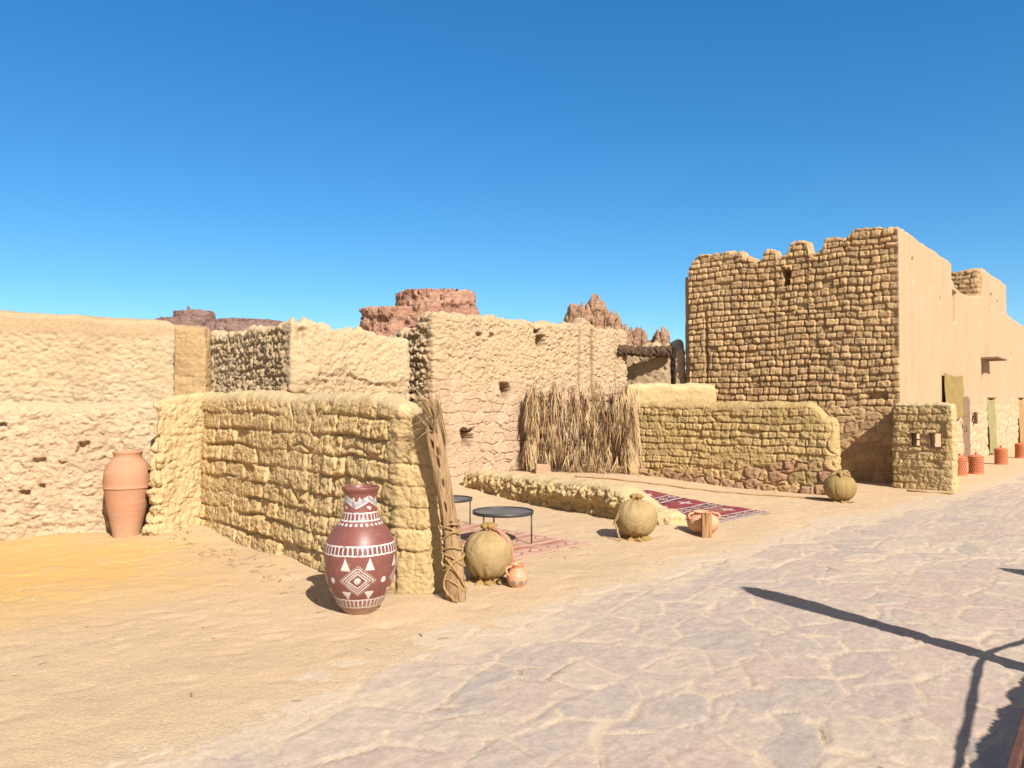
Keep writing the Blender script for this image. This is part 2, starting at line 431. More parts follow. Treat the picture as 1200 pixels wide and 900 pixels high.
sb = wall('small_brick_wall', [(-4.85, 10.42), (-4.30, 10.50)], .4, lambda U: 2.66-.04*U, d_soft(61, .13, .24), M['oldbrick'], .014, .014, .06, .02)
tag(sb, 'short brown brick wall just right of the tall plastered wall', 'wall')

# the eroded ruin behind the front wall
def d_ruin(seed, corner):
    def f(S, Z, X, Y, RF, SD, U, L):
        p, r, fz, r2 = pbrick(S, Z, .145, .17, .06, seed, .05)
        k = 1-sst(S, corner-.12, corner+.02)                       # 1 on the rough face, 0 on the plastered one
        k = np.maximum(k, sst(fbm(S*2.3, Z*2.3, 1, 4, seed+2)*.9+sst(2.15-Z, -.1, .3)*.75, .45, .65))
        pc, rc_ = pstone(S, Z, .10, .15, .5, seed+4, .05, 1.0); pd, rd_ = pstone(S+4, Z, .055, .075, .5, seed+5, .03, 1.0)
        top = sst(Z+.18*fbm(S*3, Z*2, 6, 3, seed), 2.72, 2.9)
        clod = fbm(X*11, Y*11, Z*8, 4, seed+3); drip = fbm(S*13, Z*3.5, 0, 3, seed+9)
        d = k*(1-top*.6)*(.03*(p-1)*(.6+.7*r)+.032*(pc-1)+.032*(rc_-.5)*pc+.012*(pd-1)+.04*clod+.02*drip+.016*facet(S/.07, Z/.08, seed+60))+(1-k)*(.018*clod+.012*facet(S/.08, Z/.07, seed+62)+.012*fbm(S*20, Z*20, 0, 3, seed)-.02*sst(np.abs(fbm(S*5, Z*5, 3, 3, seed+8)), .08, 0))
        d = d+.06*fbm(S*.9, Z*.9, 0, 3, seed+5)*(.3+.7*k)
        d = d-.12*G(S, corner+.1, .05)*sst(Z, 2.3, 2.8)*sst(fbm(S*4, Z*4, 2, 2, 3), -.3, .3)
        return d, (rc_-.5)*k, np.clip(1-k+top*.5, 0, 1)
    return f
A, B, C = np.array([-6.6, 15.6]), np.array([-3.62, 12.40]), np.array([-2.1, 13.92])
L1 = float(np.linalg.norm(B-A))
bk = np.array([.0, .33])
def H_ruin(U):
    return 2.92+.05*fbm(U*9, U*0+1, 0, 3, 6)+.10*fbm(U*2.3, U*0+1, 0, 4, 4)-.35*sst(U, 1.4, 0)*1.0+.07*G(U, L1-.1, .6)-.12*sst(U, L1+.6, L1+1.9)
ru = wall('ruined_wall', [A+bk, B+bk, C+bk], .42, H_ruin, d_ruin(71, L1), M['ruin'], .018, .018, .1, .02, smooth_path=.42, rough_top=.05)
tag(ru, 'eroded ruined wall with one dark crumbling and one pale face, behind the front wall', 'wall')

# centre wall of pink rubble with plaster above, its dark crumbling side to the left
def d_centre(seed):
    def f(S, Z, X, Y, RF, SD, U, L):
        c0 = 1.86
        k = 1-sst(S, c0-.15, c0+.03)                              # dark side
        u = S-c0
        p, r, fz, r2 = pbrick(S, Z, .22, .30, .03, seed, .05)
        ps, rs = pstone(S, Z, .30, .20, .11, seed+1, .05, .55)
        pb, rb, fb, rb2 = pbrick(S, Z, .15, .18, .06, seed+5, .05)
        hi = sst(Z+.35*fbm(S*1.1, Z*1.1, 0, 3, seed+7), 1.75, 2.15)
        clod = fbm(X*10, Y*10, Z*9, 4, seed+3)
        j = sst(fbm(S*1.3, Z*1.3, 4, 3, seed+8), -.5, .2)
        stone = .055*(ps-1)*(.45+.55*j)+.02*(rs-.5)*ps+.012*clod+.009*facet(S/.09, Z/.07, seed+64)+.006*fbm(X*24, Y*24, Z*24, 2, seed)
        p5, r5 = pstone(S, Z, .16, .13, .5, seed+15, .06, 1.0); pl = .022*clod+.016*facet(S/.10, Z/.08, seed+62)+.007*facet(S/.04, Z/.04, seed+63)+.02*(p5-1)*sst(fbm(S*1.8, Z*1.8, 7, 3, seed+16), -.2, .3)+.025*(r5-.5)*p5+.022*fbm(X*22, Y*22, Z*22, 3, seed)-.03*sst(np.abs(fbm(S*3, Z*3, 3, 4, seed+18)), .05, 0)*sst(fbm(S*.9, Z*.9, 1, 2, seed+19), -.1, .3)
        pc, rc_ = pstone(S, Z, .10, .15, .5, seed+14, .05, 1.0); dk = .035*(pb-1)*(.6+.7*rb)+.055*(pc-1)+.06*(rc_-.5)*pc+.045*clod+.016*facet(S/.07, Z/.08, seed+60)
        d = k*dk+(1-k)*((1-hi)*stone+hi*pl)
        gr = sst(u, 4.2, 4.5)                                     # grooved right-hand end
        for (c, w, a) in ((4.10, .03, .16), (4.55, .035, .34), (4.78, .09, .08), (5.38, .03, .36), (5.5, .06, .1)):
            d = d-a*G(u+.05*fbm(Z*2, Z*0+c, 0, 2, 5), c, w)*(.35+.65*sst(fbm(Z*1.7, Z*0+c*3, 0, 3, 9)+.3, -.3, .2))
        d = d+gr*.03*fbm(S*5, Z*1.2, 0, 3, seed+4)
        for (c, z, w, h) in ((1.70, 1.84, .26, .32), (.66, .92, .30, .34), (2.80, 2.92, .24, .27), (2.66, 3.12, .22, .1), (1.36, 2.95, .1, .1), (1.02, 2.95, .16, .08)):
            d = d+ghole(u, Z, c, z, w, h, .40 if w > .17 else .10, seed)
        d = d-.035*np.exp(-(np.abs(u-1.72-.1*fbm(Z*3, Z*0, 0, 3, 4))/.02)**2)*sst(Z, 1.72, 1.6)*sst(Z, .9, 1.2)
        d = d+.05*fbm(S*.8, Z*.8, 0, 3, seed+5)
        return d, ((1-k)*(rs-.5)*(1-hi)+k*(rb-.5))*.7, np.clip(hi+k*.6, 0, 1)
    return f
A, B, C = np.array([-2.80, 15.55]), np.array([-1.48, 14.23]), np.array([2.52, 18.23])
def H_cen(U):
    v = U-1.86
    return 3.33+.05*fbm(U*8, U*0+4, 0, 3, 15)+.05*fbm(U*2.6, U*0+4, 0, 4, 14)-.34*sst(v, -.15, -.5)-.10*sst(v, -.9, -1.4)+.13*G(v, 4.28, .13)+.05*sst(v, 2.5, 4)-.05*sst(v, 4.5, 4.9)-.08*G(v, 2.6, .25)
cw = wall('stone_wall', [A+bk, B+bk, C+bk], .46, H_cen, d_centre(81), M['pinkstone'], .015, .015, .1, .012, smooth_path=.40, rough_top=.06)
tag(cw, 'tall pinkish stone and plaster wall with dark holes, in the centre behind the round tables', 'wall')

# right low wall on its red stone footing
def z_stone(S, Z, X, Y, RF, SD, U, L, d, tint, zone):
    lim = .30+.20*sst(S, .6, 2.2)+.20*fbm(S*2.2, Z*2.2, 0, 3, 12)
    k = 1-sst(Z, lim-.04, lim+.05)
    p, r = pstone(S, Z, .27, .20, .28, 33, .06, .7)
    ds = .040*(p-1)+.035*(r-.5)*p+.016*facet(S/.16, Z/.12, 61)+.016*fbm(X*9, Y*9, Z*9, 3, 3)+.012*fbm(X*25, Y*25, Z*25, 2, 3)
    rr2 = hsh(np.floor(r*997), 3, 0, 5)
    return d*(1-k)+k*ds, tint*(1-k)+k*(rr2-.55)*1.4, zone*(1-k)*.0+k*np.clip(.35+1.1*(r-.3)*1.0, 0, 1)
P0, P1 = np.array([2.42, 15.55]), np.array([5.50, 13.10])
e = (P1-P0)/np.linalg.norm(P1-P0); nb = np.array([-e[1], e[0]])
def H_low(U): return 1.60+.02*fbm(U*1.5, U*0, 0, 3, 6)-.42*np.clip((U-3.45)/.4, 0, 1.2)**2
lw = wall('footed_mud_wall', [P0+nb*.22, P1+nb*.22-e*.18], .44, H_low, d_front(78, .135, .22, .036, z_stone, .014, .7), M['mudlow'], .0125, .0125, .13, .03, square=.2)
tag(lw, 'low yellow mud brick wall with a red stone footing below the tall building', 'wall')
iw = wall('inner_mud_wall', [(2.75, 17.3), (4.35, 17.25)], .5, lambda U: 2.02+.02*fbm(U*2, U*0, 0, 2, 3), d_front(79, .15, .3, .02, None, .01, .1), M['mud'], .03, .03, .14, .02)
tag(iw, 'short pale mud wall rising behind the left end of the low footed wall', 'wall')

# low bench wall beside the rugs
def d_bench(seed):
    def f(S, Z, X, Y, RF, SD, U, L):
        clod = fbm(X*9, Y*9, Z*8, 4, seed); drip = fbm(S*6, Z*1.4, 0, 3, seed+2)
        p, r = pstone(S, Z, .16, .15, .5, seed, .07, 1.0); p2, r2 = pstone(S+3, Z, .07, .07, .5, seed+1, .04, 1.0)
        fade = 1-sst(RF, .35, .9); fr = (SD == 0)
        und = -.12*sst(Z+.10*fbm(S*3, Z*0, 0, 3, 6), .24, .06)*fr*(.3+.7*sst(fbm(S*1.3, S*0, 0, 2, 7), -.4, .3))
        return fade*(.06*clod+.03*drip+und*.8+(.02*(p-1)+.018*(r-.5)*p+.008*(p2-1)+.022*facet(S/.08, Z/.09, seed+60)+.012*facet(S/.035, Z/.04, seed+61))*(.25+.75*fr))+.012*clod+.01*fbm(X*20, Y*20, Z*20, 2, 4), .35*clod, np.clip(.2+sst(RF, .2, .9), 0, 1)
    return f
N0, N1 = np.array([-.85, 13.5]), np.array([1.75, 9.85])
e = (N1-N0)/np.linalg.norm(N1-N0); nb = np.array([-e[1], e[0]])
bw = wall('mud_bench', [N0+nb*.30, (N0+N1)/2+nb*.27, N1+nb*.26], .56, lambda U: .40+.07*sst(U, 0, 4)+.02*fbm(U*1.5, U*0, 0, 3, 2)-.27*sst(U, 3.6, 4.5),
          d_bench(91), M['mud'], .0125, .0115, .13, .06, square=0)
tag(bw, 'long low mud bench with a crumbling front, between the two rugs', 'bench')

# the tall building on the right
ef = np.array([.7737, -.6335]); inn = np.array([.6335, .7737]); Cc = np.array([7.6, 15.0])
def d_tower(seed, Lcap=None, plast=True):
    def f(S, Z, X, Y, RF, SD, U, L):
        Zw = Z+.035*vn(Z*4.1, S*.5, 0, seed+50)+.022*vn(S*2.6, Z*1.3, 0, seed+51); p, r, fz, r2 = pbrick(S, Zw, .138, .215, .040, seed, .045, 1.6)
        ps, rs = pstone(S, Z, .30, .2, .25, seed+1, .06, .75)
        lim = 1.55+.12*fbm(S*2, Z*2, 0, 3, seed)
        k = 1-sst(Z, lim-.05, lim+.05)
        clod = fbm(X*9, Y*9, Z*9, 4, seed+3)
        er = sst(fbm(S*1.2, Z*1.2, 2, 3, seed+6), .1, .45)*.35
        mj = .45+.55*sst(fbm(S*2.4, Z*2.4, 6, 3, seed+8), -.35, .15)
        d = (1-k)*((.074*(p-1)*(.7+.5*r)*(.4+.6*mj)+.030*(r-.5)*p-.03*sst(r2, .9, .96)*p)*(1-er)+.018*clod+.010*facet(S/.08, Z/.06, seed+60)+.006*fbm(X*24, Y*24, Z*22, 2, seed+9)-.020*(fz-.5)*p)+k*(.022*(ps-1)+.02*(rs-.5)*ps+.014*clod+.008*facet(S/.1, Z/.08, seed+61))
        d = d-.07*G(S+.04*fbm(Z*3, Z*0, 0, 2, 1), .42, .035)*sst(Z, 3.9, 3.3)*sst(Z, 1.8, 2.2)
        d = d-.09*G(Z, 1.72, .07)*sst(S, 3.7, 3.95)*(SD == 0)
        d = d+.05*fbm(S*.9, Z*.9, 0, 3, seed+5)
        if plast:
            d = d+ghole(S, Z, 2.28, 4.28, .15, .36, .34, seed)
            pc = sst(S, L+.19, L+.22)*(SD > .5)
        else: pc = 0*Z
        return d*(1-pc)+.01*fbm(X*3, Y*3, Z*3, 3, 5)*pc, ((r-.5)*(1-k)+(rs-.5)*k)*(1-pc)*1.1, np.clip(pc+.15*k, 0, 1)
    return f
def H_tower(U):
    steps = np.interp(U, [0, .15, .3, 1.25, 1.30, 1.62, 1.66, 1.85, 2.02, 2.06, 2.30, 2.36, 2.70, 2.76, 3.02, 3.06, 3.10, 3.42, 3.46, 3.62, 3.70, 4.2, 4.3],
                      [4.78, 4.95, 5.02, 4.99, 4.86, 4.70, 4.64, 4.96, 4.92, 4.72, 4.86, 5.04, 5.02, 4.72, 4.80, 4.96, 5.0, 5.02, 4.90, 5.12, 5.14, 5.12, 5.08])
    return steps+.03*fbm(U*7, U*0, 0, 3, 2)
bld = empty('mud_building', (Cc[0], Cc[1], 0), 'tall mud building with a brown brick front and long smooth plastered side', 'building')
def child(o, p):
    o.parent = p; o.location = np.array(o.location)-np.array(p.location); return o
fs, fe = Cc-ef*4.75+inn*.25+ef*.25, Cc-ef*.25+inn*.25
tw = wall('brick_front', [fs, fe], .5, H_tower, d_tower(101), M['tower'], .0145, .0145, .07, 0, square=.9, bat_end=lambda U, L, s: np.where(s == 3, .045, 0.0), rough_top=.05)
child(tw, bld)
# plastered side
dfx = np.array([.6405, .768]); nF = np.array([.768, -.6405])
F0 = Cc+dfx*.51
def tF(t): return t-.76
def H_fac(U):
    t = U+.76
    h = np.interp(t, [0, 4.95, 5.1, 5.12, 5.6, 6.6, 8.2, 9.65, 9.7, 14.4, 14.45, 16, 30], [5.08, 5.06, 5.05, 4.66, 4.52, 4.44, 4.55, 4.74, 5.56, 5.62, 4.66, 4.58, 4.5])
    return h+.015*fbm(U*2, U*0, 0, 2, 3)
def rect(T, Z, t0, t1, z0, z1, s=.03): return sst(T, t0-s, t0+s)*sst(T, t1+s, t1-s)*sst(Z, z0-s, z0+s)*sst(Z, z1+s, z1-s)
def d_fac(S, Z, X, Y, RF, SD, U, L):
    T = S+.76; fr = (SD == 0)*1.0
    q = .012*fbm(X*2, Y*2, Z*2, 3, 7)+.02*fbm(T*.5, Z*.5, 0, 3, 8)
    lim = 1.45+.35*sst(T, 5, 7)+.5*fbm(T*.5, Z*.6, 0, 3, 5)
    k = (1-sst(Z, lim-.3, lim+.1))*sst(T, 3.5, 5.5)
    ps, rs = pstone(T, Z, .4, .26, .3, 8, .06, .8)
    q = q+k*(.028*(ps-1)+.028*(rs-.5)*ps+.018*fbm(X*7, Y*7, Z*7, 3, 2))
    arch = sst(T, 6.38, 6.44)*sst(T, 7.52, 7.46)*sst(1.50+np.sqrt(np.clip(.3-((T-6.95)/.57)**2*.3, 0, 1))*.45-Z, -.03, .03)
    q = q-fr*.05*arch
    for (a, b, c, dd, dep) in ((1.06, 1.22, 4.1, 4.6, .12), (5.2, 5.75, 3.62, 4.38, .24), (3.7, 3.8, 3.95, 4.05, .12), (11.1, 11.35, 4.55, 4.95, .25), (12.3, 12.5, 4.5, 4.85, .25),
                              (9.3, 9.75, 2.2, 2.82, .3), (4.2, 5.9, -.3, 2.1, .05), (10.3, 12.0, -.3, 1.72, .3), (17.1, 18.9, -.3, 1.75, .3), (15.3, 15.5, 3.1, 3.3, .1)):
        q = q-fr*dep*rect(T, Z, a, b, c, dd)
    return q, (rs-.5)*k*.6, np.clip(k*.6, 0, 1)
fc = wall('plaster_side', [Cc+inn*.76-nF*.247, Cc+inn*.76-nF*.247+dfx*27], .5, H_fac, d_fac, M['facade'], .04, .035, .05, 0, square=.9)
child(fc, bld)
# parts on the plastered side; t = metres from the corner, out = metres off the face
def fp(t, z, out=0.0): p = Cc+dfx*t+nF*out; return np.array([p[0], p[1], z])
RZF = math.atan2(dfx[1], dfx[0])
M['doorwood'] = plain('weathered_door_wood', (.20, .125, .08), .8, .2, .2, 9, .3, (1, 1, .15))
M['darkwood'] = plain('dark_brown_wood', (.10, .052, .032), .75, .25, .25, 10, .35, (1, 1, .2))
mb = MB()
for i in range(5): mb.box(fp(6.55+.2*i, .80, -.035), (.19, .03, 1.66+.2*math.sin(PI*(i+.5)/5)), RZF)
mb.box(fp(6.95, .45, -.015), (.98, .015, .1), RZF); mb.box(fp(6.95, 1.3, -.015), (.98, .015, .1), RZF)
door = mb.build('door', M['doorwood'], bld, origin=fp(6.95, 0, -.03)); door.location = np.array(door.location)-np.array(bld.location)
mb = MB(); mb.tube([fp(6.6, .85, -.01), fp(6.6, .85, .03), fp(6.6, .98, .03), fp(6.6, .98, -.01)], .012)
hd = mb.build('handle', M['darkwood'], door, origin=fp(6.6, .9, -.01)); hd.location = fp(6.6, .9, -.01)-fp(6.95, 0, -.03)
mb = MB(); mb.box(fp(9.9, 2.88, .18), (1.5, .55, .05), RZF, jit=.012)
o = mb.build('lintel_board', M['doorwood'], bld, origin=fp(9.9, 2.88, .18), bevel=.006); o.location = np.array(o.location)-np.array(bld.location)
mb = MB(); mb.box(fp(7.85, 1.16, .05), (.2, .07, .26), RZF); mb.tube([fp(7.85, 1.29, .05), fp(7.85, 1.34, .06)], .05, 8)
o = mb.build('wall_lantern', M['darkwood'], bld, origin=fp(7.85, 1.16, .03)); o.location = np.array(o.location)-np.array(bld.location)
# rear walls and roof
lft = wall('rear_wall', [Cc-ef*4.6+inn*.5, Cc-ef*4.6+inn*7.5, Cc-ef*.3+inn*7.5], .4, 4.6, d_soft(5), M['tower'], .12, .12, .05, 0); child(lft, bld)
mb = MB(); cR = Cc-ef*2.4+inn*4.0; mb.box((cR[0], cR[1], 4.2), (4.6, 7.0, .2), math.atan2(ef[1], ef[0]))
o = mb.build('roof', M['facade'], bld, origin=(cR[0], cR[1], 4.2)); o.location = np.array(o.location)-np.array(bld.location)
T0 = Cc+dfx*9.42
ts = wall('upper_brick_side', [T0-ef*3.2+inn*.26, T0-ef*.30+inn*.26], .5, lambda U: 5.5+.08*fbm(U*4, U*0, 0, 3, 1)-.1*sst(U, 1.5, .4), d_tower(103, plast=False), M['tower'], .03, .03, .06, 0, z0=3.6, square=.9); child(ts, bld)

# dark side wall and the small walls in the gap, palm-log beam across
dkw = wall('shaded_wall', [(4.45, 21.2), (4.02, 18.35)], .34, lambda U: 3.18+.1*fbm(U*3, U*0, 0, 3, 3)-.35*sst(U, 2.2, 2.9), d_ruin(105, -5), M['ruin'], .03, .03, .1, .02)
tag(dkw, 'narrow dark shaded wall in the gap left of the tall brown building', 'wall')
gw = wall('gap_plaster_wall', [(2.60, 19.15), (3.10, 18.95)], .25, 2.80, d_plas(106, .14, .012), M['plaster'], .03, .03, .06, .0)
tag(gw, 'small smooth plaster wall in the gap, under the left half of the palm log', 'wall')
g2 = wall('gap_rubble_wall', [(3.10, 18.95), (3.75, 18.60)], .3, lambda U: 3.06+.12*fbm(U*3, U*0, 0, 3, 1), d_rub(107, .09), M['ruin'], .03, .03, .1, .0, rough_top=.08)
tag(g2, 'rough rubble wall at the back of the gap, behind the palm log', 'wall')
M['palmlog'] = plain('dark_palm_log', (.085, .055, .035), .95, .1, .45, 30, .8)
mb = MB(); pts = [(2.55+1.25*i/26, 18.40-.12*i/26, 2.87-.03*math.sin(i/26*PI)-.04*i/26) for i in range(27)]
mb.tube(pts, [.125+.015*math.sin(i*2.1) for i in range(27)], 14, True, 0, .16)
tag(mb.build('palm_log', M['palmlog'], None, False, pts[13]), 'dark shaggy palm log spanning the gap beside the tall brown building', 'log beam')

# stub wall with two openings, by the building corner
K0, K1 = np.array([7.10, 14.40]), np.array([7.79, 13.58])
e = (K1-K0)/np.linalg.norm(K1-K0); nb = np.array([-e[1], e[0]])
st = wall('window_stub_wall', [K0+nb*.15+e*.12, K1+nb*.15-e*.14], .30, lambda U: 1.60+.03*fbm(U*3, U*0, 0, 3, 7), d_front(77, .14, .26, .028, None, .008, .35), M['mud'], .0125, .0125, .08, .015,
          square=.55, holes=[(.22, .40, .80, 1.05), (.54, .76, .79, 1.06)])
tag(st, 'small mud wall with two square openings at the corner of the tall building', 'wall')
wv = np.array([.44, .90]); r0 = K0+nb*.2+e*.14
rt = wall('return_pier', [r0, r0+wv*.75], .26, lambda U: 1.58, d_front(76, .14, .26, .03), M['mud'], .025, .025, .08, .0); child(rt, st)
M['woodframe'] = plain('window_frame_wood', (.15, .07, .04), .8, .2, .2, 12, .2)
for (u0, u1, za, zb, bar) in ((.22, .40, .80, 1.05, 1), (.54, .76, .79, 1.06, 0)):
    mb = MB(); c = (K0+e*.12)+e*(u0+u1)/2+nb*.05; rz = math.atan2(e[1], e[0])
    w = u1-u0; h = zb-za
    for s_ in (-1, 1):
        q = c+e*s_*(w/2-.005); mb.box((q[0], q[1], (za+zb)/2), (.014, .10, h), rz)
        mb.box((c[0], c[1], (za+zb)/2+s_*(h/2-.005)), (w-.02, .10, .014), rz)
    if bar:
        q = c-e*.02; mb.box((q[0], q[1], (za+zb)/2+.03), (.02, .04, h*.7), rz)
        mb.box((c[0]+.03*e[0], c[1]+.03*e[1], (za+zb)/2+.0), (w*.5, .035, .02), rz)
    fr = mb.build('window_frame', M['woodframe'], st, origin=(c[0], c[1], za)); fr.location = np.array(fr.location)-np.array(st.location)

# ------------------------------------------------------------------ ground, road
def stretch(lo, hi, d, far, g=1.35):
    a = list(np.arange(lo, hi+d/2, d)); s = d
    while a[-1] < far: s *= g; a.append(a[-1]+s)
    s = d; b = []
    x = lo
    while x > -far: s *= g; x -= s; b.append(x)
    return np.array(b[::-1]+a)
AR = np.array([.682, .731]); NRD = np.array([.731, -.682]); O0 = np.array([-1.5, 3.35])
def road_q(x, y):
    a = (x-O0[0])*AR[0]+(y-O0[1])*AR[1]; q = (x-O0[0])*NRD[0]+(y-O0[1])*NRD[1]
    edge = -.42*np.sin(np.clip(a/12.2, 0, 1)*PI)+.35*sst(a, 14, 11.5)*0
    return q-edge, a
def gz(x, y):
    q, a = road_q(x, y)
    off = sst(q, .35, -.5)
    mound = .17*sst(y, 11.4, 15)*sst(x, 4.6, 1.8)*sst(y, 40, 25)
    und = .018*fbm(x*.7, y*.7, 0, 3, 3)+.010*fbm(x*2.6, y*2.6, 0, 3, 5)+.005*fbm(x*7, y*7, 0, 2, 6)
    drift = .0
    for (p, r_, h_) in (((-3.85, 9.2), .55, .10), ((-5.2, 9.0), .5, .04), ((-.7, 6.15), .35, .035), ((-2.3, 7.8), .45, .03), ((1.9, 9.6), .4, .05), ((7.8, 13.5), .5, .02)):
        drift = drift+h_*np.exp(-((x-p[0])**2+(y-p[1])**2)/r_**2)
    far = sst(np.hypot(x, y), 40, 120)
    return (mound+drift+und+.02)*off*(1-far)-.012*(1-off)-.3*far
xs = stretch(-7, 6.5, .032, 900); ys = stretch(2.2, 14.5, .032, 900)
XX, YY = np.meshgrid(xs, ys)
GZ = gz(XX, YY); FP = np.zeros_like(GZ)
for i in range(420):
    fx_ = rng.uniform(-6.5, 6); fy_ = rng.uniform(2.4, 13.5); fa = rng.uniform(0, PI) if rng.random() < .4 else rng.normal(.85, .35)
    for sd in (-1, 1):
        cx_ = fx_+sd*(.10*math.sin(fa)-.17*math.cos(fa)); cy_ = fy_+sd*(-.10*math.cos(fa)-.17*math.sin(fa))
        i0, i1 = np.searchsorted(xs, (cx_-.3, cx_+.3)); j0, j1 = np.searchsorted(ys, (cy_-.3, cy_+.3))
        if i1-i0 < 3 or j1-j0 < 3: continue
        xx = XX[j0:j1, i0:i1]-cx_; yy_ = YY[j0:j1, i0:i1]-cy_
        u_ = xx*math.cos(fa)+yy_*math.sin(fa); v_ = -xx*math.sin(fa)+yy_*math.cos(fa)
        rr0 = np.sqrt((u_/.135)**2+(v_/(.05+.012*np.sign(u_)))**2)
        FP[j0:j1, i0:i1] += rng.uniform(.2, .65)*(-.012*sst(rr0, 1.1, .6)+.005*np.exp(-((rr0-1.25)/.2)**2))
GZ = GZ+FP*sst(road_q(XX, YY)[0], .15, -.15)
t = NT('desert_sand')
n1 = t.noise(.8, 4, .55); n2 = t.noise(6, 6, .65); n3 = t.noise(60, 5, .7); n4 = t.noise(260, 2, .6)
sep = t.n.new('ShaderNodeSeparateXYZ'); t.l(t.co, sep.inputs[0])
c = t.mix(t.ramp(n1, .35, .65), SAND, mul(SAND, .93))
dx = t.math('MULTIPLY', t.math('ADD', sep.outputs[0], 5.1), .36); dy = t.math('MULTIPLY', t.math('ADD', sep.outputs[1], -7.2), .42)
dist = t.math('SQRT', t.math('ADD', t.math('MULTIPLY', dx, dx), t.math('MULTIPLY', dy, dy)))
yel = t.ramp(t.math('ADD', dist, t.math('MULTIPLY', t.math('SUBTRACT', n1, .5), 1.2)), 1.2, .35, True)
c = t.mix(t.math('MULTIPLY', yel, .95), c, SAND_Y)
c = t.mix(t.ramp(n2, .52, .75), c, mul(SAND, .93))
c = t.mix(t.ramp(t.math('ADD', t.attr('verge'), t.math('MULTIPLY', t.math('SUBTRACT', n1, .5), .6)), -.55, .1, True), c, mul((.475, .365, .255), .97))
c = t.mix(1.0, c, t.mix(t.ramp(n3, .25, .75), (.78, .77, .75), (1.16, 1.16, 1.16)), 'MULTIPLY')
vo = t.n.new('ShaderNodeTexVoronoi'); vo.inputs['Scale'].default_value = 34; t.l(t.co, vo.inputs['Vector'])
c = t.mix(t.math('MULTIPLY', t.math('LESS_THAN', vo.outputs['Distance'], .1), .3), c, (.25, .16, .1))
foot = t.noise(3.2, 3, .5, dist=.6)
b = t.bump(foot, .22, .05); b = t.bump(n2, .35, .025, b); b = t.bump(t.noise(18, 5, .65), .5, .014, b); b = t.bump(n3, .8, .01, b); b = t.bump(n4, .5, .003, b)
M['sand'] = t.done(c, b)
gr = npmesh('ground', np.stack([XX, YY, GZ], -1), grid_q(len(ys), len(xs)), M['sand'], None, {'verge': road_q(XX, YY)[0]})
tag(gr, kind='structure')
# road of flagstones
def grow(lo, mid, d, hi, g):
    v = list(np.arange(lo, mid, d)); st = d
    while v[-1] < hi: st *= g; v.append(v[-1]+st)
    return np.array(v)
aa = grow(-5, 7.5, .021, 60, 1.03); qq = grow(-.5, 3.6, .021, 14, 1.04)
AA, QQ = np.meshgrid(aa, qq)
ed = -.42*np.sin(np.clip(AA/12.2, 0, 1)*PI)
Qe = QQ+ed
RX = O0[0]+AA*AR[0]+Qe*NRD[0]; RY = O0[1]+AA*AR[1]+Qe*NRD[1]
wx = AA+.16*fbm(AA*1.1, Qe*1.1, 3, 3, 41); wy = Qe+.14*fbm(AA*1.1, Qe*1.1, 9, 3, 42)
big_ = sst(fbm(AA*.35, Qe*.35, 1, 2, 43), -.3, .3)
sx_, sy_ = .52, .37
f1, f2, rid = voro(wx/sx_+.5*(np.floor(wy/sy_) % 2), wy/sy_, 47, .95)
eg = f2-f1+.10*fbm(AA*7, Qe*7, 0, 4, 44)
jn = 1-sst(eg, .015, .085)
split = np.abs(fbm(AA*1.3, Qe*1.3, 5, 3, 48)); jn = np.maximum(jn, .8*sst(split, .014, .003)*sst(hsh(np.floor(rid*991), 1, 0, 2), .5, .55))
r1 = hsh(np.floor(rid*99991), 2, 0, 3); r2 = hsh(np.floor(rid*99991), 3, 0, 3); r3 = hsh(np.floor(rid*99991), 4, 0, 3)
chip = facet(AA/.16+.3*fbm(AA*5, Qe*5, 0, 2, 4), Qe/.10, 45)
RZ = .004+(1-jn)*(.007+.006*(r3-.5)+.0022*chip+.003*fbm(AA*4, Qe*4, 0, 4, 46))+.004*fbm(AA*.8, Qe*.8, 0, 2, 49)
RZ = np.maximum(RZ, .001)
t = NT('flagstone_paving')
co = t.mapping((1, 1, 1), (0, 0, -math.atan2(AR[1], AR[0])))
joint = t.attr('joint'); r1_, r2_, r3_ = t.attr('tone'), t.attr('tone_b'), t.attr('tone_c')
n1 = t.noise(1.1, 4, .6); n2 = t.noise(7, 6, .65); n3 = t.noise(40, 5, .7)
streak = t.noise(5, 6, .7, t.mapping((.7, 2.8, 1), (0, 0, -.35), co), .6)
stone = t.mix(r1_, (.40, .32, .26), (.32, .268, .24))
stone = t.mix(t.ramp(r2_, .60, .95), stone, (.385, .29, .245))
stone = t.mix(t.ramp(r3_, .7, 1.0), stone, (.43, .345, .275))
stone = t.mix(t.math('MULTIPLY', t.ramp(n2, .45, .75), .55), stone, (.29, .235, .215))
stone = t.mix(t.math('MULTIPLY', t.ramp(streak, .48, .7), .55), stone, (.49, .385, .285))
stone = t.mix(1.0, stone, t.mix(t.ramp(t.noise(15, 6, .7), .3, .7), (.84, .83, .83), (1.12, 1.11, 1.1)), 'MULTIPLY')
dust = t.math('ADD', t.math('MULTIPLY', t.math('SUBTRACT', n1, .5), 1.5), t.math('MULTIPLY', t.math('SUBTRACT', n2, .5), .9))
far_d = t.ramp(t.attr('along'), 4.5, 11.0, True)
cover = t.math('MAXIMUM', t.math('MULTIPLY', joint, t.ramp(n2, .15, .5)), t.math('MULTIPLY', t.ramp(t.math('ADD', dust, t.math('MULTIPLY', far_d, .06)), .08, .85), .75))
edge = t.math('ADD', t.attr('edge'), t.math('ADD', t.math('MULTIPLY', dust, .6), t.math('MULTIPLY', t.math('SUBTRACT', r2_, .5), .5)))
cover = t.math('MAXIMUM', cover, t.ramp(edge, .30, .02, True))
dustc = t.mix(t.ramp(n3, .25, .75), mul((.455, .355, .26), .92), mul((.455, .355, .26), 1.06))
c = t.mix(cover, stone, dustc)
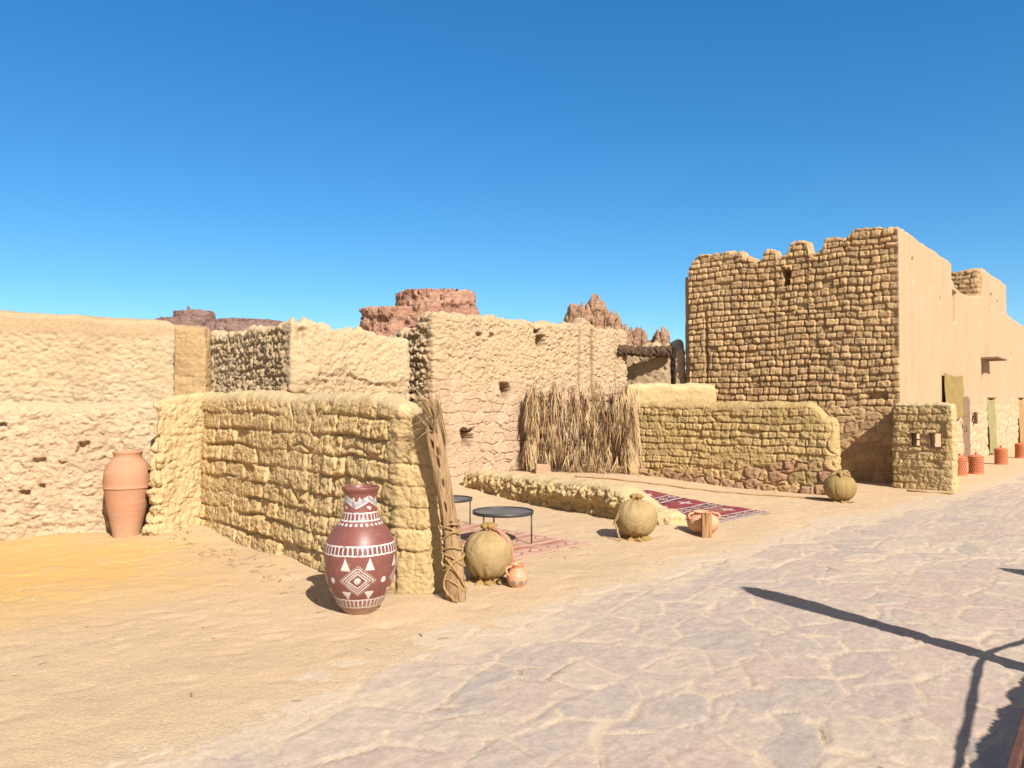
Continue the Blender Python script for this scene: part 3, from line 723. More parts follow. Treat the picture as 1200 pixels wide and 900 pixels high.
rust = t.math('MULTIPLY', t.ramp(t.noise(2.3, 5, .7, dist=1.0), .64, .72), t.ramp(joint, .0, .3))
c = t.mix(t.math('MULTIPLY', rust, .6), c, (.30, .15, .08))
crack = t.math('MULTIPLY', t.ramp(joint, .80, .98), t.ramp(t.noise(1.7, 4, .6), .53, .62))
c = t.mix(t.math('MULTIPLY', crack, .6), c, (.17, .115, .085))
c = t.mix(1.0, c, t.mix(t.ramp(n3, .25, .75), (.86, .86, .86), (1.12, 1.12, 1.12)), 'MULTIPLY')
b = t.bump(n2, .3, .012); b = t.bump(streak, .3, .012, b); b = t.bump(n3, .45, .005, b)
M['paving'] = t.done(c, b, .88, .2)
rd = npmesh('road', np.stack([RX, RY, RZ], -1), grid_q(len(qq), len(aa))[:, ::-1], M['paving'], None, {'edge': QQ, 'along': np.hypot(RX, RY), 'joint': jn, 'tone': r1, 'tone_b': r2, 'tone_c': r3})
tag(rd, kind='structure')
# loose gravel on the sand
mb = MB()
for i in range(1300):
    x = random.uniform(-6, 7); y = random.uniform(2.6, 13.5)
    q, a = road_q(x, y)
    if float(q) > .3 and random.random() < .93: continue
    s = random.choice([.004, .005, .006, .008, .010, .014]); z = max(float(gz(np.array(x), np.array(y))), .004)
    vs = [(x+s*random.uniform(.6, 1.2)*a_, y+s*random.uniform(.6, 1.2)*b_, z+s*c_*random.uniform(.4, .8)) for a_, b_, c_ in ((1,0,0),(0,1,0),(-1,0,0),(0,-1,0),(0,0,1),(0,0,-1))]
    mb.add(vs, [(0,1,4),(1,2,4),(2,3,4),(3,0,4),(1,0,5),(2,1,5),(3,2,5),(0,3,5)])
M['pebble'] = plain('pebbles', (.36, .25, .17), .9, .2, .4, 3, .2)
tag(mb.build('gravel', M['pebble']), 'loose gravel scattered on the sand', 'gravel', kind='stuff')
mb = MB(); pts = []
for i in range(40):
    k = i/39; x = 1.2+4.0*k; y = 14.7-2.1*k-.15*math.sin(k*PI)+.03*math.sin(i*1.3); pts.append((x, y, float(gz(np.array(x), np.array(y)))+.012))
M['straw'] = plain('straw_rope', (.32, .205, .095), .95, .1, .25, 40, .6)
mb.tube(pts, .014, 6, True, 0, .2)
tag(mb.build('ground_rope', M['straw'], None, True, pts[20]), 'thin brown rope lying on the sand below the footed low wall', 'rope')
mb = MB(); pts = [(7.05+.22*i/8+.35*i/8, 13.75-.45*i/8, .03+.01*math.sin(i)) for i in range(9)]; mb.tube(pts, .02, 6, True, 0, .2)
tag(mb.build('dry_branch', M['straw'], None, True, pts[4]), 'dry crooked branch lying at the foot of the small windowed wall', 'branch')

# ------------------------------------------------------------------ lathe with dense grid
def interp_prof(prof, n):
    p = np.array(prof, float); d = np.r_[0, np.cumsum(np.hypot(*np.diff(p, axis=0).T))]
    # smooth (Catmull-Rom) sampling
    s = np.linspace(0, d[-1], n); out = np.zeros((n, 2)); k = np.clip(np.searchsorted(d, s, 'right')-1, 0, len(p)-2)
    for j in range(n):
        i = k[j]; t_ = (s[j]-d[i])/(d[i+1]-d[i]+1e-9)
        a, b_, c_, e_ = p[max(i-1, 0)], p[i], p[i+1], p[min(i+2, len(p)-1)]
        out[j] = .5*((2*b_)+(-a+c_)*t_+(2*a-5*b_+4*c_-e_)*t_*t_+(-a+3*b_-3*c_+e_)*t_**3)
    return out
def dense_lathe(name, prof, nr, nc, mat, parent, fn=None, cols=None, rot=0, origin=None, attrs=None):
    pr = interp_prof(prof, nr); th = np.linspace(0, 2*PI, nc, endpoint=False)
    TH, Zp = np.meshgrid(th, pr[:, 1]); Rp = np.repeat(np.maximum(pr[:, 0], .0005)[:, None], nc, 1)
    if fn: Rp, Zp = fn(TH, Rp, Zp)
    V = np.stack([Rp*np.cos(TH+rot), Rp*np.sin(TH+rot), Zp], -1)
    return npmesh(name, V, grid_q(nr, nc, True), mat, parent, attrs(TH, Rp, Zp) if attrs else None, True, None, {'paint': cols(TH, Rp, Zp)} if cols else None)

# painted vase -------------------------------------------------------
vloc = (-1.165, 5.93, float(gz(np.array(-1.165), np.array(5.93)))-.01)
vase = empty('painted_vase', vloc, 'tall reddish brown vase painted with white diamonds, triangles and bands, on the sand in front', 'vase')
K = .001176
yy = lambda y: (860-y)*K
vprof = [(.0, 0), (.10, .0), (.115, .004), (.141, yy(830)), (.176, yy(790)), (.203, yy(740)), (.229, yy(700)), (.255, yy(640)), (.272, yy(560)), (.2755, yy(480)), (.269, yy(430)), (.254, yy(390)),
         (.231, yy(350)), (.200, yy(310)), (.170, yy(282)), (.148, yy(257)), (.134, yy(225)), (.126, yy(180)), (.122, yy(125)), (.126, yy(90)), (.139, yy(68)), (.144, yy(55)), (.140, yy(46)), (.126, yy(46)), (.115, yy(75)), (.112, yy(120)), (.125, yy(200)), (.12, yy(230)), (0, yy(235))]
def vcols(TH, Rr, Z):
    y = 860-Z/K+2.2*fbm(TH*4, Z*8, 0, 3, 3); th = ((TH+PI) % (2*PI))-PI+.008*fbm(TH*9, Z*30, 0, 2, 4)       # 0 faces the camera
    body = np.array([.165, .060, .050]); wht = np.array([.56, .53, .51]); dk = np.array([.13, .045, .05])
    w = np.zeros(TH.shape); grey = np.zeros(TH.shape); dark = np.zeros(TH.shape)
    outer = np.zeros(TH.shape, bool); n_out = int(TH.shape[0]*.80)
    ix = np.arange(TH.shape[0])[:, None]; outer = ((Z < yy(47)) & (ix < n_out))
    def band(a, b): return (y > a) & (y < b)
    def ladder(a, b, N, lw):
        f = (th*N/(2*PI)) % 1
        e_ = band(a, a+lw) | band(b-lw, b); m = (np.abs(f-.5) > .36) & band(a, b)
        return e_ | m, (np.abs(f-.5) < .36) & band(a+lw, b-lw)
    for (a, b, N, lw) in ((203, 260, 27, 9), (398, 462, 46, 9), (742, 802, 38, 8)):
        m, k = ladder(a, b, N, lw); w[m & outer] = 1; dark[k & outer] = .55
    f = ((th*26/(2*PI)) % 1-.5)*2*PI/26*.15/K
    w[(np.hypot(f, y-278) < 8.5) & outer] = 1
    # zigzag on the neck
    per = 2*PI/4; g = ((th+.18+per*10) % per)/per; tri = np.abs(g-.5)*2
    zc = 116+44*tri
    grey[(np.abs(y-zc) < 18) & outer & band(80, 195)] = 1
    w[(np.abs(np.abs(y-zc)-18) < 3) & outer & band(80, 195)] = 1
    for (tc, yc, up) in ((.12, 118, 1), (.42, 118, 1), (.88, 118, 1), (.54, 178, -1), (.46, 172, -1)):
        x = ((g-tc+.5) % 1-.5)*per*.124/K; v = (y-yc)*up
        w[(v > -13) & (v < 9) & (np.abs(x) < (v+13)*.5) & outer] = 1
    # belly motifs, four times round
    q = ((th+PI/4) % (PI/2))-PI/4; x = q*.268/K
    dm = np.abs(x)/108+np.abs(y-615)/88
    for (a, b) in ((.90, 1.0), (.70, .78), (.50, .60)): w[(dm > a) & (dm < b) & outer] = 1
    dark[(dm > .78) & (dm < .90) & outer] = .5
    w[(np.hypot(x, y-615) < 21) & outer] = 1
    ang = np.arctan2((y-615)/88, x/108); sd = (np.abs(x)/108)/(dm+1e-6)
    w[(np.abs(dm-1.12) < .035) & (np.abs(((sd*11) % 1)-.5) < .24) & outer] = 1
    qd = (th % (PI/2))-PI/4
    w[(np.hypot(qd*.27/K, y-618) < 19) & outer] = 1
    x2 = (np.abs(q)-.335)*.272/K
    v = y-470; w[(v > 0) & (v < 78) & (np.abs(x2) < v*.41) & outer] = 1
    x3 = (np.abs(q)-.36)*.235/K; v = 745-y; w[(v > 0) & (v < 60) & (np.abs(x3) < v*.52) & outer] = 1
    wear = sst(fbm(th*5, Z*22, 0, 4, 6)+.35*fbm(th*30, Z*90, 0, 2, 7), .38, .6)*.75; w = w*(1-wear)*(.86+.14*fbm(th*40, Z*120, 0, 2, 8)); grey = grey*(1-wear)
    y = y+0
    c = body+np.zeros(TH.shape+(3,)); c = c*(1-dark[..., None])+dk*dark[..., None]
    c = c*(1-grey[..., None])+np.array([.27, .27, .29])*grey[..., None]
    c = c*(1-w[..., None])+wht*w[..., None]
    return np.concatenate([c, np.ones(TH.shape+(1,))], -1)
t = NT('painted_clay')
c = t.attr('paint', True); n = t.noise(16, 5, .65); n2 = t.noise(90, 4, .6)
c = t.mix(1.0, c, t.mix(t.ramp(n, .25, .75), (.86, .86, .87), (1.1, 1.08, 1.08)), 'MULTIPLY')
c = t.mix(t.ramp(t.noise(5, 6, .7), .58, .8), c, t.mix(.35, c, (.42, .27, .2)))
sz_ = t.n.new('ShaderNodeSeparateXYZ'); t.l(t.co, sz_.inputs[0])
low_ = t.math('ADD', sz_.outputs[2], t.math('MULTIPLY', t.math('SUBTRACT', n, .5), .25))
c = t.mix(t.math('MULTIPLY', t.ramp(low_, .16, -.02), .6), c, (.46, .34, .225))
c = t.mix(t.math('MULTIPLY', t.ramp(t.noise(30, 5, .75), .6, .72), .35), c, (.40, .27, .2))
M['vase'] = t.done(c, t.bump(n2, .18, .004), t.ramp(n, .9, .1), .42)
M['vase'].node_tree.nodes['Principled BSDF'].inputs['Roughness'].default_value = .4
body = dense_lathe('body', vprof, 560, 640, M['vase'], vase, None, vcols, rot=-PI/2+.12)
def fix_rough(m, v):
    bs = m.node_tree.nodes['Principled BSDF']; [m.node_tree.links.remove(l) for l in list(bs.inputs['Roughness'].links)]; bs.inputs['Roughness'].default_value = v
fix_rough(M['vase'], .42)

# tall plain terracotta jar ------------------------------------------
def terracotta(name, col, col2, scale=7):
    t = NT(name); n = t.noise(scale, 5, .6); n2 = t.noise(60, 4, .65)
    band = t.noise(2.2, 3, .5, t.mapping((.3, .3, 9)))
    c = t.mix(t.ramp(n, .3, .7), col, col2); c = t.mix(t.math('MULTIPLY', t.ramp(band, .45, .7), .5), c, mul(col2, 1.12))
    sz_ = t.n.new('ShaderNodeSeparateXYZ'); t.l(t.co, sz_.inputs[0])
    low_ = t.math('ADD', sz_.outputs[2], t.math('MULTIPLY', t.math('SUBTRACT', n, .5), .4))
    c = t.mix(t.math('MULTIPLY', t.ramp(low_, .25, -.05), .55), c, (.47, .34, .22))
    c = t.mix(t.math('MULTIPLY', t.ramp(t.noise(3.5, 6, .7), .55, .7), .4), c, mul(col2, .72))
    c = t.mix(t.math('MULTIPLY', t.ramp(t.noise(24, 5, .75), .62, .72), .4), c, (.52, .38, .28))
    return t.done(c, t.bump(band, .25, .01, t.bump(n2, .3, .004)), .8, .2)
M['terra'] = terracotta('terracotta', (.38, .18, .105), (.36, .205, .13))
M['terra_red'] = terracotta('red_terracotta', (.36, .115, .055), (.40, .14, .07))
M['terra_pale'] = terracotta('pale_terracotta', (.52, .27, .165), (.48, .24, .14))
jl = (-4.51, 9.03, float(gz(np.array(-4.51), np.array(9.03)))-.02)
K2 = .003556; hz = lambda y: (830-y)*K2
jprof = [(0, 0), (.14, 0), (.148, .01), (.176, hz(790)), (.216, hz(740)), (.243, hz(695)), (.262, hz(668)), (.272, hz(663)), (.268, hz(657)), (.264, hz(620)), (.234, hz(590)), (.185, hz(575)), (.160, hz(567)), (.158, hz(558)), (.168, hz(551)), (.169, hz(547)), (.155, hz(546)), (.14, hz(556)), (.15, hz(580)), (.2, hz(620)), (.0, hz(625))]
jar = empty('terracotta_jar', jl, 'tall plain terracotta jar standing against the pale rubble wall', 'jar')
dense_lathe('body', jprof, 170, 96, M['terra'], jar, lambda T, r, z: (r*.96*(1+.004*np.sin(T*2+z*5))+.0015*fbm(T*9/3, z*60, 0, 2, 3), z), None)
mb = MB()
mb.tube([(.255*math.cos(a), .255*math.sin(a), hz(664)) for a in np.linspace(0, 2*PI, 65)], .008, 6, False)
for k in range(60):
    a = k/60*2*PI; mb.tube([(.254*math.cos(a), .254*math.sin(a), hz(640+8*math.sin(k*1.9))), (.2465*math.cos(a+.05), .2465*math.sin(a+.05), hz(612+6*math.sin(k*2.7)))], .004, 5)
mb.build('relief_band', M['terra'], jar, True)

# sacks ---------------------------------------------------------------
def burlap(name, col, col2):
    t = NT(name); w = t.n.new('ShaderNodeTexWave'); w.inputs['Scale'].default_value = 70; w.inputs['Distortion'].default_value = 1.5; t.l(t.mapping((1, 1, .02)), w.inputs['Vector'])
    w2 = t.n.new('ShaderNodeTexWave'); w2.bands_direction = 'Z'; w2.inputs['Scale'].default_value = 70; w2.inputs['Distortion'].default_value = 1.5; t.l(t.co, w2.inputs['Vector'])
    n = t.noise(6, 4, .6); h = t.math('ADD', w.outputs['Fac'], w2.outputs['Fac'])
    c = t.mix(t.ramp(n, .3, .7), col, col2); c = t.mix(1.0, c, t.mix(t.ramp(h, .3, 1.7), (.78, .78, .76), (1.12, 1.12, 1.1)), 'MULTIPLY')
    c = t.mix(t.ramp(t.noise(55, 4, .7), .5, .8), c, mul(col, .75))
    return t.done(c, t.bump(h, .5, .003), .95, .1)
M['burlap'] = burlap('burlap', (.32, .22, .105), (.40, .295, .16))
M['burlap_dark'] = burlap('dark_burlap', (.30, .19, .07), (.33, .215, .085))
M['burlap_olive'] = burlap('olive_cloth', (.28, .19, .08), (.32, .225, .10))
M['pinkrope'] = plain('pink_braided_rope', (.42, .20, .15), .9, .1, .3, 60, .6)
def braid(pts, r, mb, tw=1.2, strands=3, n=5):
    pts = np.asarray(pts, float); tg = np.gradient(pts, axis=0); tg /= np.linalg.norm(tg, axis=1)[:, None]
    up = np.array([0.3, 1, .1]); N = np.cross(tg, up); N /= np.linalg.norm(N, axis=1)[:, None]; Bn = np.cross(tg, N)
    d = np.r_[0, np.cumsum(np.linalg.norm(np.diff(pts, axis=0), axis=1))]
    for s_ in range(strands):
        a = d/(r*4.2)*tw+2*PI*s_/strands
        mb.tube(pts+(np.cos(a)[:, None]*N+np.sin(a)[:, None]*Bn)*r*.55, r*.6, n)
def spl(ctrl, n):
    p = interp3(ctrl, n); return p
def interp3(ctrl, n):
    p = np.array(ctrl, float); m = len(p); out = []
    for j in range(n):
        s_ = j/(n-1)*(m-1); i = min(int(s_), m-2); t_ = s_-i
        a, b_, c_, e_ = p[max(i-1, 0)], p[i], p[i+1], p[min(i+2, m-1)]
        out.append(.5*((2*b_)+(-a+c_)*t_+(2*a-5*b_+4*c_-e_)*t_*t_+(-a+3*b_-3*c_+e_)*t_**3))
    return np.array(out)
def sack(loc, R0, H0, label, mat, kind, seed, group=None):
    root = empty('cloth_sack', loc, label, 'sack', group)
    zb = .05; hb = H0-zb
    prof = [(.02, zb+.0), (.45*R0, zb+.0), (.74*R0, zb+.09*hb), (.93*R0, zb+.26*hb), (1.0*R0, zb+.46*hb), (.96*R0, zb+.66*hb), (.80*R0, zb+.84*hb), (.52*R0, zb+.95*hb), (.26*R0, zb+.995*hb), (.02, zb+1.0*hb)]
    npl = 17
    def fn(T, r, z):
        k = (z-zb)/hb; lo = sst(k, .42, .02); hi = sst(k, .6, .97)
        ph = T+.25*fbm(T*1.5, z*3, 0, 2, seed)
        if kind == 2:
            pl = np.abs(np.sin(ph*5.5)); pl = -.045*(1-pl)**3*np.sin(np.clip(k, 0, 1)*PI)**.4
            r = r*(1+pl)
        else:
            r = r*(1-.075*lo*(.5+.5*np.sin(ph*npl+3*np.sin(T*2)))-.08*hi*(.5+.5*np.sin(ph*11+seed))-.018*sst(np.abs(fbm(T*2.2, z*6, 1, 3, seed+9)), .10, 0)-.012*sst(k, .5, .1)*fbm(T*6, z*10, 0, 3, seed+2))
        return r*(1+.02*fbm(np.cos(T)*1.5, np.sin(T)*1.5, z*4, 3, seed)), z
    dense_lathe('body', prof, 110, 160, mat, root, fn)
    # gathered foot
    def ff(T, r, z): return r*(1+.16*np.sin(T*9+seed)+.08*np.sin(T*17+1)), np.maximum(z+.012*np.sin(T*9+seed+1)*(r/R0), .002)
    dense_lathe('gathered_foot', [(.62*R0, .075), (.50*R0, .055), (.46*R0, .04), (.58*R0, .022), (.70*R0, .008), (.56*R0, .0), (.01, .0)], 26, 110, M['burlap_dark'] if kind != 2 else mat, root, ff)
    def fk(T, r, z): return r*(1+.14*np.sin(T*7+seed+z*30)+.12*fbm(np.cos(T)*2, np.sin(T)*2, z*20, 2, seed)), z
    kn = dense_lathe('tied_neck', [(.20*R0, H0-.03), (.17*R0, H0), (.28*R0, H0+.02), (.30*R0, H0+.045), (.18*R0, H0+.062), (.01, H0+.058)], 26, 60, M['burlap_dark'] if kind != 2 else mat, root, fk)
    mb = MB()
    if kind == 0:
        braid([(.2*R0*math.cos(a), .2*R0*math.sin(a)-.0, H0+.008) for a in np.linspace(0, 2*PI, 30)], .011, mb)
        braid(interp3([(.04, -.05, H0+.03), (.10, -.08, H0-.01), (.175, -.09, H0-.10), (.215, -.08, H0-.22), (.215, -.09, H0-.33), (.20, -.13, H0-.43), (.205, -.15, .03)], 70), .016, mb)
        mb.build('braided_rope', M['pinkrope'], root, True)
    elif kind == 1:
        braid([(.2*R0*math.cos(a), .2*R0*math.sin(a), H0+.008) for a in np.linspace(0, 2*PI, 30)], .009, mb)
        braid(interp3([(-.05, -.03, H0+.02), (-.13, -.08, H0-.04), (-.215, -.09, H0-.14), (-.265, -.08, H0-.26), (-.25, -.10, .17), (-.225, -.16, .06), (-.21, -.19, .02)], 70), .011, mb)
        braid(interp3([(-.03, -.05, H0+.03), (-.16, -.10, H0-.09), (-.245, -.10, H0-.22), (-.27, -.09, .2)], 40), .009, mb)
        mb.build('straw_rope', M['straw'], root, True)
    else:
        for k in range(6):
            a = k*1.1; v = interp3([(.03*math.cos(a), .03*math.sin(a), H0+.03), (.10*math.cos(a), .10*math.sin(a), H0+.05-.01*k), (.17*math.cos(a), .17*math.sin(a), H0-.02)], 8)
            mb.tube(v, [.028, .034, .036, .034, .03, .024, .016, .006], 6)
        mb.build('cloth_tail', M['burlap_olive'], root, True)
    return root
def onground(x, y, dz=-.004): return (x, y, max(float(gz(np.array(x), np.array(y))), .004)+dz)
GS = 'round cloth sacks beside the sandy path'
sack(onground(-.205, 6.86), .228, .46, 'round burlap sack with a pink braided rope, beside the leaning palm trunk', M['burlap'], 0, 3, GS)
sack(onground(1.45, 9.0), .245, .46, 'round burlap sack with a straw rope, at the rounded end of the low mud bench', M['burlap'], 1, 9, GS)
sack(onground(5.26, 12.35), .25, .44, 'pleated olive cloth sack with a leafy knot, in front of the footed low wall end', M['burlap_olive'], 2, 5, GS)

# small painted pot with handles ---------------------------------------
pl = onground(.045, 6.66)
pot = empty('small_painted_pot', pl, 'small orange clay pot with dark painted spots beside the roped burlap sack', 'pot')
def pcols(TH, r, z):
    th = ((TH+PI) % (2*PI))-PI; w = np.zeros(TH.shape)
    q = ((th/(2*PI)*8) % 1-.5)*2*PI/8*.09; w[np.hypot(q/.026, (z-.052)/.02) < 1] = 1
    q = ((th/(2*PI)*4+.3) % 1-.5)*2*PI/4*.09; rr_ = np.hypot(q, z-.112); an = np.arctan2(z-.112, q)
    w[(rr_ < .024) & (np.cos(an*6) > .1)] = 1
    w[z > .17] = 0
    c = np.array([.58, .235, .13])*(1-w[..., None])+np.array([.10, .085, .085])*w[..., None]
    return np.concatenate([c, np.ones(TH.shape+(1,))], -1)
dense_lathe('body', [(.0, 0), (.05, 0), (.056, .006), (.083, .04), (.091, .075), (.086, .11), (.062, .145), (.048, .162), (.05, .18), (.062, .196), (.06, .2), (.046, .196), (.04, .16), (.06, .13), (0, .12)], 120, 160, M['vase'], pot, None, pcols, rot=-PI/2)
M['terra_dull'] = plain('dull_clay', (.34, .22, .15), .9, .1, .2, 9, .5)
M['terra_or'] = plain('orange_clay', (.55, .23, .13), .8, .2, .1, 12, .2)
for s_ in (-1, 1):
    mb = MB(); mb.tube(interp3([(s_*.052*.5-.02, -.035-.005, .185), (s_*.06-.03, -.075, .175), (s_*.06-.03, -.088, .14), (s_*.055-.02, -.078, .115)], 14), .01, 8)
    if s_ < 0: mb.build('handle', M['terra_or'], pot, True)
    else:
        mb = MB(); mb.tube(interp3([(.03, .035, .185), (.05, .075, .175), (.055, .085, .14), (.05, .07, .115)], 14), .01, 8); mb.build('handle', M['terra_or'], pot, True)

# squat pot with a plank in front --------------------------------------
sp_ = onground(2.30, 9.28)
sq = empty('squat_clay_pot', sp_, 'squat round clay pot near the burgundy rug, half hidden by a plank', 'pot')
dense_lathe('body', [(0, 0), (.09, 0), (.10, .006), (.165, .06), (.19, .125), (.175, .185), (.13, .225), (.105, .238), (.11, .252), (.125, .262), (.12, .268), (.098, .262), (.09, .23), (.12, .19), (0, .18)], 80, 96, M['terra_pale'], sq)
for s_ in (-1, 1):
    mb = MB(); mb.tube(interp3([(s_*.115, -.03, .25), (s_*.165, -.045, .245), (s_*.185, -.05, .215), (s_*.17, -.045, .185)], 12), .014, 8); mb.build('handle', M['terra_pale'], sq, True)
M['plank'] = plain('rough_split_wood', (.27, .15, .072), .9, .15, .4, 26, .7, (1, 1, .12))
pk = onground(2.275, 9.03)
mb = MB()
for i, (dx_, w, hgt_) in enumerate(((-.032, .042, .285), (.006, .04, .30), (.042, .036, .28))):
    mb.box((pk[0]+dx_, pk[1]+.006*i, pk[2]+hgt_/2-.01), (w, .045+.008*i, hgt_), .1*i-.1, jit=.006)
tag(mb.build('wood_plank', M['plank'], None, False, pk, bevel=.006), 'short rough split plank standing upright in front of the squat clay pot', 'plank')

# round metal tables ----------------------------------------------------
M['metal'] = plain('black_powder_coat', (.035, .036, .04), .5, .45, .3, 20, .08)
t = NT('dusty_dark_tray'); n = t.noise(4, 5, .6); c = t.mix(t.ramp(n, .3, .75), (.055, .062, .07), (.13, .125, .12)); M['tray'] = t.done(c, t.bump(t.noise(40, 3), .1, .003), .42, .5)
def table(loc, r, h, label, rot):
    root = empty('round_table', loc, label, 'table', 'round metal tables on the faded rug')
    mb = MB(); mb.lathe([(0, h-.012), (r-.004, h-.012), (r-.004, h-.002), (0, h-.002)], 72); mb.build('tabletop', M['tray'], root, False)
    mb = MB(); mb.lathe([(r-.003, h-.022), (r+.006, h-.022), (r+.008, h+.012), (r, h+.014), (r-.003, h+.0), (r-.003, h-.022)], 72); mb.build('rim', M['metal'], root, True)
    for k in range(3):
        a = rot+k*2*PI/3; mb = MB(); mb.tube([(r*.96*math.cos(a), r*.96*math.sin(a), 0), (r*.96*math.cos(a), r*.96*math.sin(a), h-.02)], .009, 10); mb.build('leg', M['metal'], root, True)
    return root
table(onground(-.10, 8.62, .016), .335, .345, 'larger round black metal table in the middle, behind the roped sack', R(-10))
table(onground(-.79, 9.88, .016), .275, .335, 'smaller round black metal table half hidden behind the leaning palm trunk', R(20))

# rugs --------------------------------------------------------------------
def rug(name, A, B, Cq, pat, label, mat, n=(220, 260), zoff=.012):
    A, B, Cq = map(np.array, (A, B, Cq)); D = A+Cq-B
    vv, uu = np.meshgrid(np.linspace(0, 1, n[0]), np.linspace(0, 1, n[1]), indexing='ij')
    P = A[None, None]+(B-A)[None, None]*uu[..., None]+(D-A)[None, None]*vv[..., None]
    wob = .012*fbm(uu*3, vv*3, 0, 2, 8)
    X = P[..., 0]+wob; Y = P[..., 1]+.01*fbm(uu*4, vv*4, 5, 2, 2)
    Z = np.maximum(gz(X, Y), .004)+zoff+.006*fbm(X*3, Y*3, 0, 2, 4)
    c = pat(uu, vv, float(np.linalg.norm(B-A)), float(np.linalg.norm(D-A)))
    c = np.concatenate([c, np.ones(c.shape[:2]+(1,))], -1)
    V = np.stack([X, Y, Z], -1).reshape(-1, 3); V2 = V-np.array([0, 0, .008])
    N = len(V); Q = grid_q(*n); idx = np.arange(N).reshape(n)
    ring = np.r_[idx[0, :], idx[1:, -1], idx[-1, -2::-1], idx[-2:0:-1, 0]]; r2 = np.roll(ring, -1)
    Qs = np.stack([ring, ring+N, r2+N, r2], -1)
    cc = np.concatenate([c.reshape(-1, 4)]*2)
    org = tuple((A+Cq)/2)+(0.0,)
    o = npmesh(name, np.concatenate([V, V2]), np.concatenate([Q, Q[:, ::-1]+N, Qs]), mat, None, None, True, org, {'paint': cc})
    tag(o, label, 'rug'); return o, D
t = NT('woven_wool'); c = t.attr('paint', True); n = t.noise(90, 4, .7)
c = t.mix(1.0, c, t.mix(t.ramp(n, .25, .75), (.8, .8, .8), (1.15, 1.15, 1.15)), 'MULTIPLY')
c = t.mix(t.math('MULTIPLY', t.ramp(t.noise(2.5, 5, .65), .5, .8), .45), c, (.46, .33, .22))
M['wool'] = t.done(c, t.bump(n, .5, .004), .98, .05)
def pat_red(u, v, LU, LV):
    x = u*LU; y = v*LV                       # stripes run along v, bands along u
    red = np.array([.20, .045, .055]); blk = np.array([.05, .035, .05]); wht = np.array([.46, .36, .31]); pk = np.array([.30, .08, .10])
    c = red+np.zeros(u.shape+(3,))
    fx = (u*3.02) % 1
    def put(m, col): c[m] = col
    band = (fx > .62)
    put(band, blk)
    put((np.abs(fx-.64) < .022) | (np.abs(fx-.97) < .022), wht); put((np.abs(fx-.69) < .012) | (np.abs(fx-.92) < .012), pk)
    g = (y/.24) % 1
    dm = np.abs(fx-.805)/.10+np.abs(g-.5)/.46
    put(band & (dm < 1), wht); put(band & (dm < .72), red); put(band & (dm < .35), wht)
    dm = np.abs(fx-.31)/.17+np.abs(((y/.62) % 1)-.5)/.22
    st_ = np.minimum(np.abs(fx-.31)/.2+np.abs(((y/.62) % 1)-.5)/.09, np.abs(fx-.31)/.06+np.abs(((y/.62) % 1)-.5)/.26)
    put(~band & (st_ < 1), wht)
    put(~band & (np.abs(fx-.06) < .025), blk)
    e_ = (u > .93) & (((u*LU/.035) % 1) < .4); put(e_, wht); put((u > .93) & (((u*LU/.035) % 1) > .75), blk)
    return c
def pat_pink(u, v, LU, LV):
    x = u*LU; y = v*LV
    a = np.array([.36, .15, .115]); b_ = np.array([.43, .27, .205]); dk = np.array([.23, .085, .075]); w_ = np.array([.47, .36, .28])
    c = a+np.zeros(u.shape+(3,))
    f = (u*5) % 1; g = (y/.3) % 1
    c[(f > .45) & (f < .85)] = b_
    dm = np.abs(f-.65)/.18+np.abs(g-.5)/.4; c[(dm < 1)] = dk; c[dm < .6] = w_
    c[np.abs(f-.1) < .05] = w_; c[np.abs(f-.28) < .03] = dk
    c[(v < .04) | (v > .96)] = w_; c[(u > .97)] = b_
    k = np.clip(sst(fbm(u*9, v*9, 0, 4, 3), -.4, .4)*.55+.3*sst(fbm(u*40, v*26, 0, 3, 4), -.2, .4), 0, .85)[..., None]
    return c*(1-k)+np.array([.42, .265, .195])*k
rug('faded_rug', (-.78, 10.3), (.88, 8.66), (.0, 7.72), pat_pink, 'faded pink patterned rug under the round black tables', M['wool'])
rug('burgundy_rug', (2.30, 13.15), (3.74, 11.08), (2.62, 9.98), pat_red, 'burgundy kilim rug with white and black bands, right of the mud bench', M['wool'])

# leaning palm trunk with ropes and a tuft --------------------------------
M['trunk'] = NT('split_palm_trunk')
t = M['trunk']; co = t.mapping((14, 14, 1.1)); n = t.noise(1.6, 6, .7, co, .8); n2 = t.noise(9, 5, .7, co)
c = t.mix(t.ramp(n, .3, .7), (.27, .17, .09), (.36, .24, .135)); c = t.mix(t.ramp(n, .44, .34), c, (.13, .065, .03)); c = t.mix(t.math('MULTIPLY', t.attr('tint'), 1.0), c, (.06, .03, .018))
M['trunk'] = t.done(c, t.bump(n2, .5, .01, t.bump(n, .9, .03)), .95, .1)
tl = onground(-.475, 6.17)
tr = empty('palm_post', tl, 'split palm trunk bound with rope, leaning on the end of the front mud wall', 'post')
nr_, nc_ = 180, 72
k = np.linspace(0, 1, nr_)[:, None]; th = np.linspace(0, 2*PI, nc_, endpoint=False)[None, :]
Zt = k*1.60+0*th; ax = .03-.20*k**1.0+.02*np.sin(k*5); ay = -.0*k
rx = (.072-.008*k)*(1+.05*np.sin(k*11)); ry = (.066-.012*k)
fur = fbm(np.cos(th)*2.2+9, np.sin(th)*2.2, Zt*1.6, 4, 5)
rr_ = 1+.30*fur+.05*fbm(np.cos(th)*9, np.sin(th)*9, Zt*3, 2, 6)
pit = np.zeros(rr_.shape)
